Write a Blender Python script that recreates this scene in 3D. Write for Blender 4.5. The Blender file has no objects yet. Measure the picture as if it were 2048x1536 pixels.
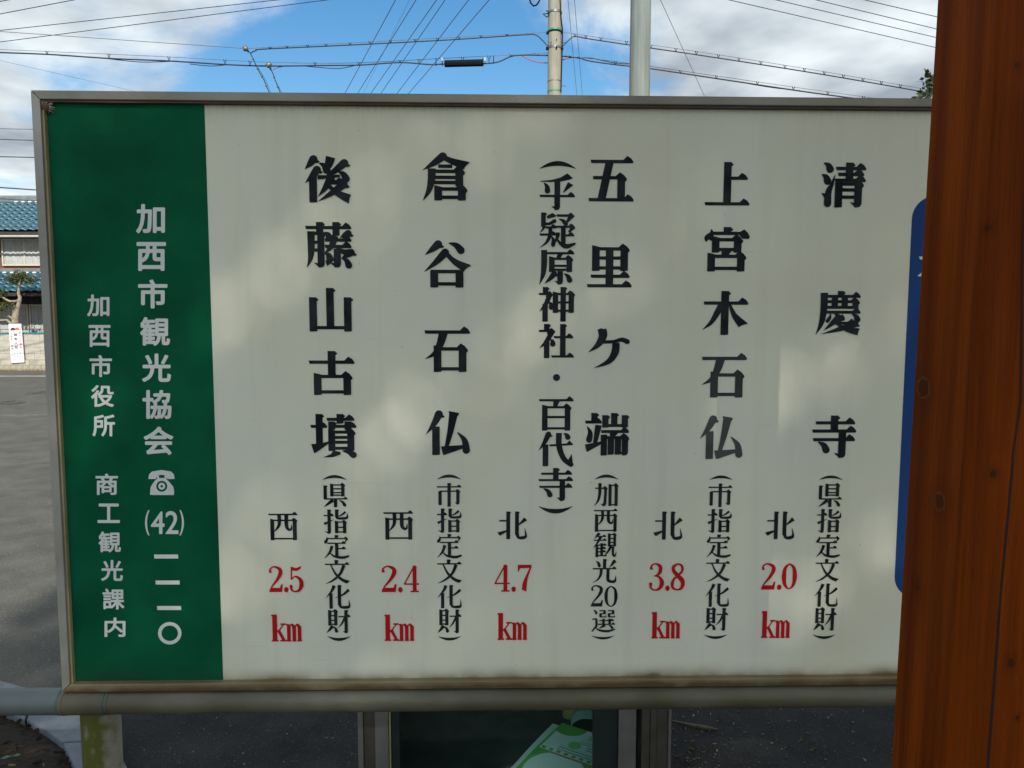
import bpy, math, random, colorsys
from mathutils import Vector, Matrix
random.seed(7)
R = math.radians
scene = bpy.context.scene
col = scene.collection
# ------------------------------------------------------------------ camera
F_PX, HORIZON, EYE = 1420.0, 650.0, 1.5            # focal length and horizon in photo pixels (2048 x 1536)
PITCH = math.atan((768-HORIZON)/F_PX)
cam_d = bpy.data.cameras.new('camera'); cam_d.sensor_width = 36; cam_d.lens = F_PX/2048*36
cam_d.clip_start = .02; cam_d.clip_end = 3000
cam = bpy.data.objects.new('camera', cam_d); col.objects.link(cam)
cam.location = (0, 0, EYE); cam.rotation_euler = (R(90)-PITCH, 0, 0)
scene.camera = cam
# ------------------------------------------------------------------ sun, sky, exposure
SUN_EL, SUN_AZ = R(34), R(6)                      # sun behind the camera, to its right
SUN = Vector((math.cos(SUN_EL)*math.sin(SUN_AZ), -math.cos(SUN_EL)*math.cos(SUN_AZ), math.sin(SUN_EL)))
sun_d = bpy.data.lights.new('sun', 'SUN'); sun_d.energy = 4.8; sun_d.angle = R(.55); sun_d.color = (1, .95, .86)
sun = bpy.data.objects.new('sun', sun_d); col.objects.link(sun)
sun.rotation_euler = (-SUN).to_track_quat('-Z', 'Y').to_euler()
SKY_STRENGTH, CLOUD = .118, .93
world = bpy.data.worlds.new('World'); scene.world = world; world.use_nodes = True
def make_sky():
    nt = world.node_tree; N, L = nt.nodes, nt.links; N.clear()
    out = N.new('ShaderNodeOutputWorld')
    sky = N.new('ShaderNodeTexSky'); sky.sky_type = 'NISHITA'; sky.sun_disc = False
    sky.sun_elevation = SUN_EL; sky.sun_rotation = math.atan2(SUN.x, SUN.y); sky.air_density = 1.3; sky.dust_density = .5; sky.ozone_density = 2.2
    bg = N.new('ShaderNodeBackground'); bg.inputs[1].default_value = SKY_STRENGTH; hs = N.new('ShaderNodeHueSaturation'); hs.inputs['Saturation'].default_value = 1.36; hs.inputs['Value'].default_value = 1.06; L.new(sky.outputs[0], hs.inputs['Color']); L.new(hs.outputs[0], bg.inputs[0])
    tc = N.new('ShaderNodeTexCoord'); sep = N.new('ShaderNodeSeparateXYZ'); L.new(tc.outputs['Generated'], sep.inputs[0])
    def m(op, a, b=None, c=None):
        n = N.new('ShaderNodeMath'); n.operation = op
        for i, v in enumerate((a, b, c)):
            if v is None: continue
            if isinstance(v, (int, float)): n.inputs[i].default_value = v
            else: L.new(v, n.inputs[i])
        return n.outputs[0]
    z = m('ADD', m('MAXIMUM', sep.outputs[2], 0.0), .12)
    cx, cy = m('DIVIDE', sep.outputs[0], z), m('DIVIDE', sep.outputs[1], z)
    comb = N.new('ShaderNodeCombineXYZ'); L.new(cx, comb.inputs[0]); L.new(cy, comb.inputs[1]); comb.inputs[2].default_value = 3.7
    n1 = N.new('ShaderNodeTexNoise'); L.new(comb.outputs[0], n1.inputs['Vector'])
    n1.inputs['Scale'].default_value = 1.15; n1.inputs['Detail'].default_value = 9; n1.inputs['Roughness'].default_value = .58; n1.inputs['Distortion'].default_value = .35
    n2 = N.new('ShaderNodeTexNoise'); L.new(comb.outputs[0], n2.inputs['Vector']); n2.inputs['Scale'].default_value = 1.5; n2.inputs['Detail'].default_value = 5
    # one broad blue opening between cloud banks, running to the horizon ahead
    az = m('DIVIDE', sep.outputs[0], m('ADD', m('ABSOLUTE', sep.outputs[1]), .05))
    gap = m('POWER', 2.718, m('MULTIPLY', m('POWER', m('DIVIDE', m('ADD', az, .19), .25), 2.0), -1.0))
    v = m('SUBTRACT', m('ADD', n1.outputs[0], .145), m('MULTIPLY', gap, .335))
    mr = N.new('ShaderNodeMapRange'); mr.interpolation_type = 'SMOOTHSTEP'; L.new(v, mr.inputs[0])
    mr.inputs[1].default_value = .43; mr.inputs[2].default_value = .60
    ramp = N.new('ShaderNodeValToRGB'); L.new(n2.outputs[0], ramp.inputs[0])
    ramp.color_ramp.elements[0].position = .36; ramp.color_ramp.elements[0].color = (.34, .39, .46, 1)
    ramp.color_ramp.elements[1].position = .59; ramp.color_ramp.elements[1].color = (.89, .97, 1.0, 1)
    cb = N.new('ShaderNodeBackground'); L.new(ramp.outputs[0], cb.inputs[0]); cb.inputs[1].default_value = CLOUD
    mix = N.new('ShaderNodeMixShader'); L.new(mr.outputs[0], mix.inputs[0]); L.new(bg.outputs[0], mix.inputs[1]); L.new(cb.outputs[0], mix.inputs[2])
    L.new(mix.outputs[0], out.inputs[0])
make_sky()
vs = scene.view_settings; vs.view_transform = 'Standard'; vs.look = 'None'; vs.exposure = 0.20; vs.gamma = 1
scene.cycles.max_bounces = 8; scene.cycles.transparent_max_bounces = 12
# ------------------------------------------------------------------ from a photo pixel to a point of the place
def ray(px, py):
    dx, dy = (px-1024)/F_PX, (768-py)/F_PX
    return Vector((dx, math.cos(PITCH)+dy*math.sin(PITCH), -math.sin(PITCH)+dy*math.cos(PITCH)))
CAM = Vector((0, 0, EYE))
def at(px, py, Y): d = ray(px, py); return CAM + d*(Y/d.y)
def gnd(px, py, z=0.): d = ray(px, py); return CAM + d*((z-EYE)/d.z)
# ------------------------------------------------------------------ mesh helpers
def tag(o, label=None, cat=None, group=None, kind=None):
    for k, v in (('label', label), ('category', cat), ('group', group), ('kind', kind)):
        if v: o[k] = v
    return o
def thing(name, loc, label, cat, group=None):
    o = bpy.data.objects.new(name, None); col.objects.link(o); o.location = loc; o.empty_display_size = .1
    return tag(o, label, cat, group)
class MB:
    """collects shapes (world coordinates) into one mesh"""
    def __init__(s): s.v, s.f, s.sm = [], [], []
    def add(s, vs, fs, smooth=False):
        n = len(s.v); s.v += [tuple(v) for v in vs]; s.f += [tuple(i+n for i in f) for f in fs]; s.sm += [smooth]*len(fs); return s
    def box(s, a, b):
        (x0, y0, z0), (x1, y1, z1) = a, b
        return s.hexa([(x0,y0,z0),(x1,y0,z0),(x1,y1,z0),(x0,y1,z0)], [(x0,y0,z1),(x1,y0,z1),(x1,y1,z1),(x0,y1,z1)])
    def hexa(s, lo, hi):
        n = len(lo); return s.add(list(lo)+list(hi), [tuple(range(n))[::-1], tuple(range(n, 2*n))]+[(i, (i+1) % n, n+(i+1) % n, n+i) for i in range(n)])
    def tube(s, pts, rad, sides=8, cap=True):
        pts = [Vector(p) for p in pts]; n = len(pts); rad = rad if isinstance(rad, (list, tuple)) else [rad]*n
        vs, fs = [], []; prev = None
        for i, p in enumerate(pts):
            t = (pts[min(i+1, n-1)]-pts[max(i-1, 0)]).normalized()
            if prev is None: a = t.orthogonal().normalized()
            else: a = (prev - t*prev.dot(t)).normalized()
            prev = a; b = t.cross(a)
            for k in range(sides):
                q = 2*math.pi*k/sides; vs.append(p+(a*math.cos(q)+b*math.sin(q))*rad[i])
        for i in range(n-1):
            for k in range(sides):
                k2 = (k+1) % sides; fs.append((i*sides+k, i*sides+k2, (i+1)*sides+k2, (i+1)*sides+k))
        s.add(vs, fs, True)
        if cap: s.add(vs[:sides], [tuple(range(sides))[::-1]]); s.add(vs[-sides:], [tuple(range(sides))])
        return s
    def blob(s, c, r, seg=8, rings=6, jit=0.):
        vs, fs = [], []
        for i in range(rings+1):
            for k in range(seg):
                th, ph = math.pi*i/rings, 2*math.pi*k/seg; j = 1+random.uniform(-jit, jit)
                vs.append((c[0]+r[0]*j*math.sin(th)*math.cos(ph), c[1]+r[1]*j*math.sin(th)*math.sin(ph), c[2]+r[2]*j*math.cos(th)))
        for i in range(rings):
            for k in range(seg): k2 = (k+1) % seg; fs.append((i*seg+k, (i+1)*seg+k, (i+1)*seg+k2, i*seg+k2))
        return s.add(vs, fs, True)
    def mesh(s, name, off=(0, 0, 0)):
        me = bpy.data.meshes.new(name); o = Vector(off)
        me.from_pydata([tuple(Vector(v)-o) for v in s.v], [], s.f)
        me.polygons.foreach_set('use_smooth', s.sm); me.update(); return me
    def build(s, name, mt, parent=None, label=None, cat=None, group=None, kind=None, bevel=0, root=None):
        root = root or parent
        while root is not None and root.parent is not None: root = root.parent
        off = root.location if root is not None else Vector((0, 0, 0))
        if parent is None and s.v and cat:            # a thing of one mesh: origin at its base
            xs, ys, zs = zip(*s.v); off = Vector(((min(xs)+max(xs))/2, (min(ys)+max(ys))/2, min(zs)))
        o = bpy.data.objects.new(name, s.mesh(name, off)); col.objects.link(o); o.data.materials.append(mt)
        if parent is None: o.location = off
        else: o.parent = parent
        if bevel:
            b = o.modifiers.new('bevel', 'BEVEL'); b.width = bevel; b.segments = 2; b.limit_method = 'ANGLE'
        return tag(o, label, cat, group, kind)
# ------------------------------------------------------------------ materials
def mat(name, c1, c2=None, scale=8., rough=.7, bump=0., bscale=None, metal=0., stretch=(1, 1, 1), lo=.35, hi=.65, detail=6, spec=.5, extra=None):
    m = bpy.data.materials.new(name); m.use_nodes = True; nt = m.node_tree; N, L = nt.nodes, nt.links
    p = N['Principled BSDF']; p.inputs['Roughness'].default_value = rough; p.inputs['Metallic'].default_value = metal; p.inputs['Specular IOR Level'].default_value = spec
    c2 = c2 or tuple(x*.8 for x in c1)
    tc = N.new('ShaderNodeTexCoord'); mp = N.new('ShaderNodeMapping'); mp.inputs['Scale'].default_value = stretch; L.new(tc.outputs['Object'], mp.inputs[0])
    n = N.new('ShaderNodeTexNoise'); L.new(mp.outputs[0], n.inputs['Vector']); n.inputs['Scale'].default_value = scale; n.inputs['Detail'].default_value = detail
    r = N.new('ShaderNodeValToRGB'); L.new(n.outputs[0], r.inputs[0])
    r.color_ramp.elements[0].position = lo; r.color_ramp.elements[1].position = hi
    r.color_ramp.elements[0].color = (*c1, 1); r.color_ramp.elements[1].color = (*c2, 1)
    colr = r.outputs[0]
    if extra: colr = extra(nt, tc, mp, colr, p)
    L.new(colr, p.inputs['Base Color'])
    if bump:
        nb = N.new('ShaderNodeTexNoise'); L.new(mp.outputs[0], nb.inputs['Vector']); nb.inputs['Scale'].default_value = bscale or scale*3; nb.inputs['Detail'].default_value = 5
        b = N.new('ShaderNodeBump'); b.inputs['Strength'].default_value = bump; b.inputs['Distance'].default_value = .01; L.new(nb.outputs[0], b.inputs['Height']); L.new(b.outputs[0], p.inputs['Normal'])
    return m
def _math(nt, op, a, b=None):
    n = nt.nodes.new('ShaderNodeMath'); n.operation = op
    for i, v in enumerate((a, b)):
        if v is None: continue
        if isinstance(v, (int, float)): n.inputs[i].default_value = v
        else: nt.links.new(v, n.inputs[i])
    return n.outputs[0]
def _mix(nt, f, a, b):
    n = nt.nodes.new('ShaderNodeMix'); n.data_type = 'RGBA'; L = nt.links
    for i, v in ((0, f), (6, a), (7, b)):
        if isinstance(v, (int, float)): n.inputs[i].default_value = v
        elif isinstance(v, tuple): n.inputs[i].default_value = (*v, 1)
        else: L.new(v, n.inputs[i])
    return n.outputs[2]
def _noise(nt, vec, scale, detail=4, lo=.4, hi=.6, rough=.5):
    n = nt.nodes.new('ShaderNodeTexNoise'); n.inputs['Scale'].default_value = scale; n.inputs['Detail'].default_value = detail; n.inputs['Roughness'].default_value = rough
    nt.links.new(vec, n.inputs['Vector'])
    r = nt.nodes.new('ShaderNodeMapRange'); nt.links.new(n.outputs[0], r.inputs[0]); r.inputs[1].default_value = lo; r.inputs[2].default_value = hi; return r.outputs[0]
def leaf_mat(name, c1, c2, trans=.35):
    m = bpy.data.materials.new(name); m.use_nodes = True; nt = m.node_tree; N, L = nt.nodes, nt.links
    p = N['Principled BSDF']; p.inputs['Roughness'].default_value = .45
    g = N.new('ShaderNodeNewGeometry'); r = N.new('ShaderNodeValToRGB'); L.new(g.outputs['Random Per Island'], r.inputs[0])
    r.color_ramp.elements[0].color = (*c1, 1); r.color_ramp.elements[1].color = (*c2, 1); L.new(r.outputs[0], p.inputs['Base Color'])
    t = N.new('ShaderNodeBsdfTranslucent'); L.new(r.outputs[0], t.inputs[0]); mx = N.new('ShaderNodeMixShader'); mx.inputs[0].default_value = trans
    L.new(p.outputs[0], mx.inputs[1]); L.new(t.outputs[0], mx.inputs[2]); L.new(mx.outputs[0], N['Material Output'].inputs[0]); return m
# ------------------------------------------------------------------ brush-serif lettering (stroke descriptions, 100 x 100 grid, y down)
# h bar with serif, b plain bar, v vertical with head, u plain vertical, g hooked vertical, k box corner,
# X box with inner bars, s tapered stroke (x y width%), d drop, l left sweep, r right sweep, P polygon, O disc, A arch
GLY = {
'後': "l 20 4 1 28;l 27 27 1 58;u 18 42 100;s 57 1 120 52 18 95 45 32 30;d 32 14 50 30;l 86 12 38 50;s 28 45 60 50 44 40 74 42 35;d 72 32 91 48;l 56 46 28 88;b 52 80 57;k 87 57;l 84 58 28 98;r 46 58 98 91",
'藤': "*.9;v 31 0 24;h 0 99 12;v 66 0 30;s 12 20 105 12 60 95 9 82 60 2 99 5;b 12 34 25;k 41 25;g 33 24 99;b 12 28 44;b 12 28 61;d 41 22 53 34;l 92 23 74 34;h 41 99 39;h 41 99 53;s 64 30 95 56 52 80 41 68 10;s 66 54 30 80 64 70 97 66 100;g 68 58 99;d 41 67 53 78;P 42 84 58 76 62 82 46 96;l 98 64 76 80;d 78 78 94 94",
'山': "v 48 0 92;v 10 21 99;v 87 21 99;b 10 87 90",
'古': "v 50 0 57;h 0 100 25;X 10 57 92 99",
'墳': "*.88;v 19 0 72;h 0 36 28;P 1 68 20 67 39 62 39 67 12 87 7 89;v 64 0 22;h 35 95 12;h 38 99 28;v 46 17 36;v 81 17 36;X 38 41 94 84 53 64;P 48 83 64 86 64 92 48 98 26 99 44 90;d 68 84 93 93",
'倉': "l 44 2 0 34;s 40 2 60 60 13 75 92 23 108;b 34 64 25;s 20 30 100 19 55 95 13 78 65 1 99 6;b 20 75 36;k 88 36;u 79 35 68;b 20 75 49;b 20 75 60;X 25 74 93 99",
'谷': "l 31 3 2 28;d 54 2 82 18;l 46 21 0 65;s 44 21 40 66 42 75 91 56 115;u 22 64 99;u 77 64 99;b 14 85 64;b 14 85 91",
'石': "h 0 100 11;s 42 11 115 34 38 95 22 58 60 1 70 5;X 20 48 92 99",
'仏': "l 29 4 0 52;u 22 34 99;s 62 1 115 54 45 80 45 82 50;P 50 -1 74 4 71 10 52 6;P 33 79 84 76 88 82 40 99 37 97;d 70 47 91 88",
'五': "h 4 98 11;P 37 12 55 12 38 95 20 95;b 10 75 47;k 81 47;u 72 47 95;h 0 100 96",
'里': "X 11 11 91 62 32;u 50 11 95;h 8 95 74;h 0 100 96",
'ケ': "s 32 2 125 34 20 118 22 42 80 0 60 5;P 21 3 30 -1 40 4 34 14 25 8;s 34 34 52 60 33 48 80 28 62 93 33 75;s 66 36 105 64 60 108 48 84 75 14 100 5",
'端': "*.85;v 21 0 22;h 0 38 21;d 5 31 11 62;P 23 27 38 29 27 73 18 74;P 0 73 36 66 36 73 6 90 4 90;v 46 5 34;v 66 0 30;v 90 5 34;b 46 88 29;h 36 100 43;P 56 43 78 43 66 57 57 57;b 36 92 57;u 43 50 99;k 98 57;u 59 57 97;u 75 57 97;g 91 57 99",
'上': "v 50 0 96;h 55 95 37;h 0 100 96",
'宮': "v 50 0 14;s 14 5 10 15 14 60 9 24 110 9 26 105;b 14 84 14;P 76 12 87 5 95 12 100 21 98 26 84 26 78 20;X 16 28 82 57;P 38 53 60 53 52 66 38 66;X 7 65 90 99",
'木': "v 49 0 99;h 2 100 27;s 42 27 70 34 45 80 20 70 55 1 87 5;s 58 27 25 70 54 70 88 75 116",
'清': "d 4 1 20 15;d 0 26 15 41;s 30 27 6 24 46 45 16 66 85 15 90 100;P 0 67 8 68 16 72 8 80 5 74;v 62 0 39;h 31 99 13;h 36 95 26;h 29 99 39;u 39 43 99;b 35 88 47;k 92 47;g 83 47 99;b 40 82 60;b 40 82 76",
'慶': "*.82;v 54 0 12;h 12 98 12;s 17 4 115 17 45 108 12 75 75 1 99 6;u 41 12 38;u 63 12 38;u 87 24 38;b 20 92 24;k 94 24;b 20 94 37;h 20 99 48;s 33 51 10 31 60 50 26 68 60;d 41 52 54 64;s 56 54 50 60 63 70;d 80 52 94 65;l 48 60 18 90;b 44 84 73;k 89 73;l 88 73 13 98;r 46 74 97 92",
'寺': "v 50 0 36;h 7 97 17;h 0 100 36;h 2 98 56;g 69 36 99;d 14 61 35 80",
'乎': "P 3 19 34 16 60 9 78 -2 94 11 84 15 62 20 32 22 3 21;g 50 17 99;d 12 24 24 46;P 80 22 95 30 68 51 66 50;h 0 100 60",
'疑': "*.82;v 11 0 40;P 20 10 36 1 48 9 42 13 22 18;s 12 30 60 26 32 60 42 24 85;s 13 38 70 9 48 45 1 57 6;h 16 48 42;h 0 48 62;s 30 42 80 30 62 85 20 84 55 1 99 6;d 33 66 40 90;P 48 5 80 5 88 0 99 10 80 28 73 28 80 12 49 12;d 54 18 75 32;b 45 92 40;k 98 40;P 88 42 99 45 84 57 80 54;u 67 40 92;h 70 98 64;s 52 56 85 50 70 70 36 98 6;s 46 68 15 58 86 65 76 95 105 99 88 50",
'原': "h 6 99 9;s 13 0 105 13 40 105 10 70 80 0 99 6;P 52 10 68 10 58 25 47 25;X 27 25 93 63 45;g 59 60 99;l 42 66 14 97;d 70 67 88 86",
'神': "*.95;v 18 0 20;b 0 34 20;P 22 18 30 11 39 22 30 36 18 28;s 30 22 85 18 50 80 1 70 6;u 17 48 99;d 26 42 36 58;X 38 20 97 74 44;v 67 0 99",
'社': "v 22 0 20;b 0 42 20;P 26 18 36 11 47 22 38 36 22 28;s 36 22 85 22 50 80 1 70 6;u 22 48 99;d 32 44 41 58;h 42 98 38;v 68 0 94;h 35 100 94",
'百': "h 1 100 12;P 42 12 62 12 52 32 42 32;X 10 32 91 99 60",
'代': "l 28 2 0 53;u 20 34 99;s 58 0 105 59 40 100 72 76 95 93 94 90;P 95 62 99 95 86 94 86 78;P 31 34 80 31 88 22 99 34 96 36 32 40;d 71 1 85 13",
'・': "O 50 50 50",
'県': "v 10 8 64;X 30 6 88 54 22 38;h 4 100 64;u 51 64 99;l 36 70 2 98;d 66 70 89 90",
'指': "v 23 0 92;s 23 85 100 22 97 70 4 90 6;h 0 42 25;s 3 60 90 20 52 50 42 42 8;v 54 0 32;s 90 10 75 72 24 45 55 29 15;s 54 24 95 58 36 70 90 36 75 97 30 60 97 15 5;X 46 52 92 99 74",
'定': "v 50 0 12;s 11 8 10 12 18 60 6 30 95;b 10 86 15;P 80 13 88 6 99 18 94 22 86 32 83 30 88 20;h 12 88 35;u 51 35 92;h 54 88 58;s 32 46 95 22 74 70 0 99 6;s 18 70 12 40 90 65 75 96 85 98 90 60",
'文': "v 47 0 18;h 0 100 18;s 78 22 105 62 58 80 32 85 60 2 99 5;s 24 20 35 44 58 65 70 82 90 94 92 106",
'化': "s 36 2 105 26 24 75 1 54 5;u 22 34 99;v 57 0 84;s 57 78 100 64 92 75 88 93 90 97 88 60 96 60 5;s 96 20 90 72 40 55 38 54 5",
'財': "X 8 5 46 66 24 44;l 22 70 0 98;d 28 70 43 90;h 50 100 28;g 82 0 99;s 78 30 70 64 58 50 48 76 5",
'市': "v 50 0 16;h 0 100 16;u 13 34 92;b 12 88 34;k 93 34;g 86 34 90;u 50 18 99",
'加': "s 24 0 100 24 40 95 17 75 70 0 98 5;b 4 50 22;k 54 22;s 48 22 90 47 60 85 43 92 95 28 88 5;X 60 10 99 98",
'西': "h 0 100 7;X 6 28 97 99;s 37 7 95 36 45 80 16 72 5;s 62 7 95 62 46 95 68 60 70 78 59 55 80 42 5",
'観': "*.82;l 22 0 4 22;h 14 54 12;h 2 56 28;l 30 14 0 62;u 16 46 99;u 36 40 92;h 16 56 48;h 16 54 62;h 16 54 76;b 16 58 92;X 62 4 96 54 21 37;l 74 54 44 98;s 84 54 90 84 86 90 92 93 70 99 74 5",
'光': "v 50 0 40;d 14 8 29 28;l 90 8 70 36;h 0 100 40;s 36 40 95 34 65 80 22 85 50 0 99 5;s 65 40 95 65 84 95 74 93 85 94 92 80 98 68 5",
'選': "*.8;d 8 4 20 18;s 2 44 50 18 43 60 20 50 90 20 76 85;s 22 72 80 2 96 50;s 14 80 20 36 93 80 70 96 95 98 88 50;b 32 58 7;u 54 7 22;b 34 58 20;u 37 20 34;b 34 62 34;P 58 34 58 24 63 34;b 68 94 7;u 90 7 22;b 70 94 20;u 73 20 34;b 70 98 34;P 94 34 95 24 99 34;h 32 94 50;h 26 99 66;u 50 42 66;u 76 42 66;l 52 70 30 85;d 72 70 88 82",
'北': "v 37 0 99;b 6 36 33;P 0 74 32 66 32 72 10 86 5 84;v 67 0 84;s 67 76 100 73 93 75 90 93 90 98 86 60 93 58 5;s 97 26 110 84 38 65 70 50 20",
'2': "s 9 26 80 8 12 45 24 3 42 46 12 90 49 28 110 36 52 75 14 78 40 5 94 30;P 3 92 14 84 46 84 52 70 58 70 54 100 2 100",
'0': "s 29 3 35 12 18 85 7 50 125 12 82 85 29 97 35 46 82 85 51 50 125 46 18 85 29 3 35",
'3': "s 9 24 85 10 10 45 26 3 40 43 13 95 43 32 95 32 44 50 20 47 25;s 20 47 25 40 51 60 51 72 120 42 92 80 24 98 40 8 90 50 7 76 85",
'4': "P 38 0 44 0 6 68 0 68;b 0 58 70;u 41 2 97;b 25 57 98",
'5': "s 10 4 40 9 50 40;P 8 2 30 8 52 0 48 11 34 19 8 17;s 9 52 30 26 40 42 46 52 95 51 72 125 42 92 80 24 98 40 10 92 55 7 78 90",
'7': "P 3 1 56 1 56 13 12 14 7 26 3 26;s 53 10 40 38 45 70 30 72 115 28 95 120",
'8': "s 29 3 40 12 13 80 12 28 95 29 46 110 46 62 120 50 76 110 44 91 80 28 97 40 11 91 65 7 76 85 14 58 60 29 46 50 44 32 60 47 20 70 42 8 60 29 3 40",
'.': "O 50 50 50",
'k': "u 13 0 97;b 0 14 4;b 0 27 97;P 46 36 52 36 26 68 22 64;P 22 60 32 54 56 96 42 96;b 34 60 97;b 36 58 36",
'm': "u 12 38 97;u 37 44 97;u 62 44 97;b 0 14 38;s 14 46 30 26 37 45 36 48 100;s 40 46 30 52 37 45 61 48 100;b 2 22 97;b 28 47 97;b 52 72 97",
'六': "v 50 0 20;h 0 100 30;l 36 44 2 98;r 60 46 98 92",
}
def _sm(pts, n=7):
    """smooth curve through (x, y, w) points"""
    if len(pts) == 2: return [tuple(a+(b-a)*i/4 for a, b in zip(*pts)) for i in range(5)]
    P = [pts[0]] + list(pts) + [pts[-1]]; out = []
    for i in range(1, len(P)-2):
        for j in range(n):
            t = j/n; a, b, c, d = P[i-1], P[i], P[i+1], P[i+2]
            out.append(tuple(.5*((2*q)+(r-p)*t+(2*p-5*q+4*r-s)*t*t+(3*q-p-3*r+s)*t**3) for p, q, r, s in zip(a, b, c, d)))
    out.append(tuple(P[-2])); return out
def _stroke(pts, cap0=False, cap1=True):
    """quads along a tapered stroke, each a convex polygon, plus a round end"""
    L, R = [], []; n = len(pts)
    for i, (x, y, w) in enumerate(pts):
        a, b = pts[max(0, i-1)], pts[min(n-1, i+1)]
        dx, dy = b[0]-a[0], b[1]-a[1]; q = math.hypot(dx, dy) or 1; w = max(w, .3)/2
        L.append((x-dy/q*w, y+dx/q*w)); R.append((x+dy/q*w, y-dx/q*w))
    ps = [[L[i], R[i], R[i+1], L[i+1]] for i in range(n-1)]
    for on, (x, y, w) in ((cap0, pts[0]), (cap1, pts[-1])):
        if on and w > 4: ps.append([(x+w/2*math.cos(k*.5236), y+w/2*math.sin(k*.5236)) for k in range(12)])
    return ps
def glyph_polys(ch, W=17., T=7.5):
    polys = []
    for cmd in GLY[ch].split(';'):
        tok = cmd.split()
        if tok[0][0] == '*': W *= float(tok[0][1:]); T *= .5+.5*float(tok[0][1:]); continue
        c, a = tok[0], [float(t) for t in tok[1:]]
        t2 = T/2
        def uroko(x, y): polys.append([(x-1.3*W, y-t2+.3), (x-.78*W, y-t2-.52*W), (x-.3*W, y-t2-.22*W), (x, y-.02*W), (x-.02*W, y+t2*.7), (x-.1*W, y+t2), (x-1.3*W, y+t2)])
        def corner(x, y): polys.append([(x-1.25*W, y-t2), (x-.72*W, y-t2-.5*W), (x-.2*W, y-t2-.15*W), (x+.2*W, y+.12*W), (x+.16*W, y+.35*W), (x, y+.5*W), (x-W, y+.5*W), (x-W, y+t2)])
        def vert(x, y0, y1, head):
            w = W/2
            polys.append([(x-w, y0), (x+w, y0), (x+w, y1-.9), (x+.3*w, y1-.15), (x-.5*w, y1), (x-w, y1-.3)])
            if head: polys.append([(x-w, y0-.3), (x-.2*w, y0), (x+.9*w, y0+.12*W), (x+1.5*w, y0+.26*W), (x+1.35*w, y0+.44*W), (x+w, y0+.55*W), (x-w, y0+.5*W)])
        if c in 'hb':
            x0, x1, y = a; polys.append([(x0, y-t2), (x1-.2*W*(c == 'h'), y-t2), (x1-.2*W*(c == 'h'), y+t2), (x0+.1*W*(c == 'h'), y+t2)])
            if c == 'h': uroko(x1, y)
        elif c in 'vu': vert(a[0], a[1], a[2], c == 'v')
        elif c == 'g':
            x, y0, y1 = a; vert(x, y0, y1-.45*W, c == 'v' or y0 < 2)
            polys.append([(x-.5*W, y1-.6*W), (x+.5*W, y1-.6*W), (x+.46*W, y1-.35*W), (x+.25*W, y1-.08*W), (x-.2*W, y1), (x-.38*W, y1), (x-.5*W, y1-.3*W)])
            polys.append([(x-.4*W, y1-.6*W), (x-.36*W, y1), (x-.5*W, y1-.2*W), (x-1.0*W, y1-.66*W), (x-.95*W, y1-.72*W)])
        elif c == 'k': corner(a[0], a[1])
        elif c == 'X':
            x0, y0, x1, y1 = a[:4]; w = W/2
            vert(x0+w, y0-t2, y1, False); vert(x1-w, y0, y1, False); corner(x1, y0)
            polys.append([(x0, y0-t2-.25*W), (x0+.3*W, y0-t2-.2*W), (x0+1.2*W, y0-t2+.4), (x0+1.2*W, y0), (x0, y0)])
            for yb in [y0, y1-.42*W] + a[4:]: polys.append([(x0+w, yb-t2), (x1-w, yb-t2), (x1-w, yb+t2), (x0+w, yb+t2)])
        elif c == 's':
            pts = [(a[i], a[i+1], a[i+2]*W/100) for i in range(0, len(a), 3)]; foot = a[-1] >= 105
            polys += _stroke(_sm(pts), False, not foot)
            if foot:
                (xa, ya, _), (xb, yb, wb) = pts[-2], pts[-1]; q = math.hypot(xb-xa, yb-ya); ex, ey = (xb-xa)/q, (yb-ya)/q
                polys.append([(xb-ey*-wb/2-ex, yb-ex*wb/2-ey), (xb+ey*wb/2+ex*.45*W, yb-ex*wb/2+ey*.35*W), (xb+ex*.12*W, yb+ey*.12*W), (xb-ey*wb/2-ex*.1*W, yb+ex*wb/2-ey*.1*W)])
        elif c == 'd':
            x0, y0, x1, y1 = a; mx, my = (x0+x1)/2+.12*(y1-y0)*(1 if x1 > x0 else -1), (y0+y1)/2-.1*(x1-x0)
            polys += _stroke(_sm([(x0, y0, .12*W), (mx, my, .72*W), (x1-.1*W, y1, .98*W)]))
        elif c == 'l':
            x0, y0, x1, y1 = a; mx, my = (x0+x1)/2+.06*abs(y1-y0), (y0+y1)/2+.02*abs(x1-x0)
            polys += _stroke(_sm([(x0, y0+2, 1.05*W), (mx, my, .72*W), (x1, y1, .3)]), True)
            polys.append([(x0-.5*W, y0-1), (x0-.1*W, y0-2), (x0+.8*W, y0+.4*W), (x0+.5*W, y0+.62*W), (x0-.2*W, y0+.5*W)])
        elif c == 'r':
            x0, y0, x1, y1 = a; dx, dy = x1-x0, y1-y0; q = math.hypot(dx, dy); mx, my = (x0+x1)/2-.08*dy, (y0+y1)/2+.08*dx
            polys += _stroke(_sm([(x0, y0, .3*W), (mx, my, .75*W), (x1-.25*W, y1, 1.15*W)]), False, False)
            polys.append([(x1-.45*W, y1+.58*W), (x1-.2*W, y1-.52*W), (x1+.1*W, y1-.5*W), (x1-.1*W, y1), (x1-.2*W, y1+.6*W)])
        elif c == 'P': polys.append([(a[i], a[i+1]) for i in range(0, len(a), 2)])
        elif c == 'O': polys.append([(a[0]+a[2]*math.cos(k*.314), a[1]+a[2]*math.sin(k*.314)) for k in range(20)])
    return polys
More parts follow.
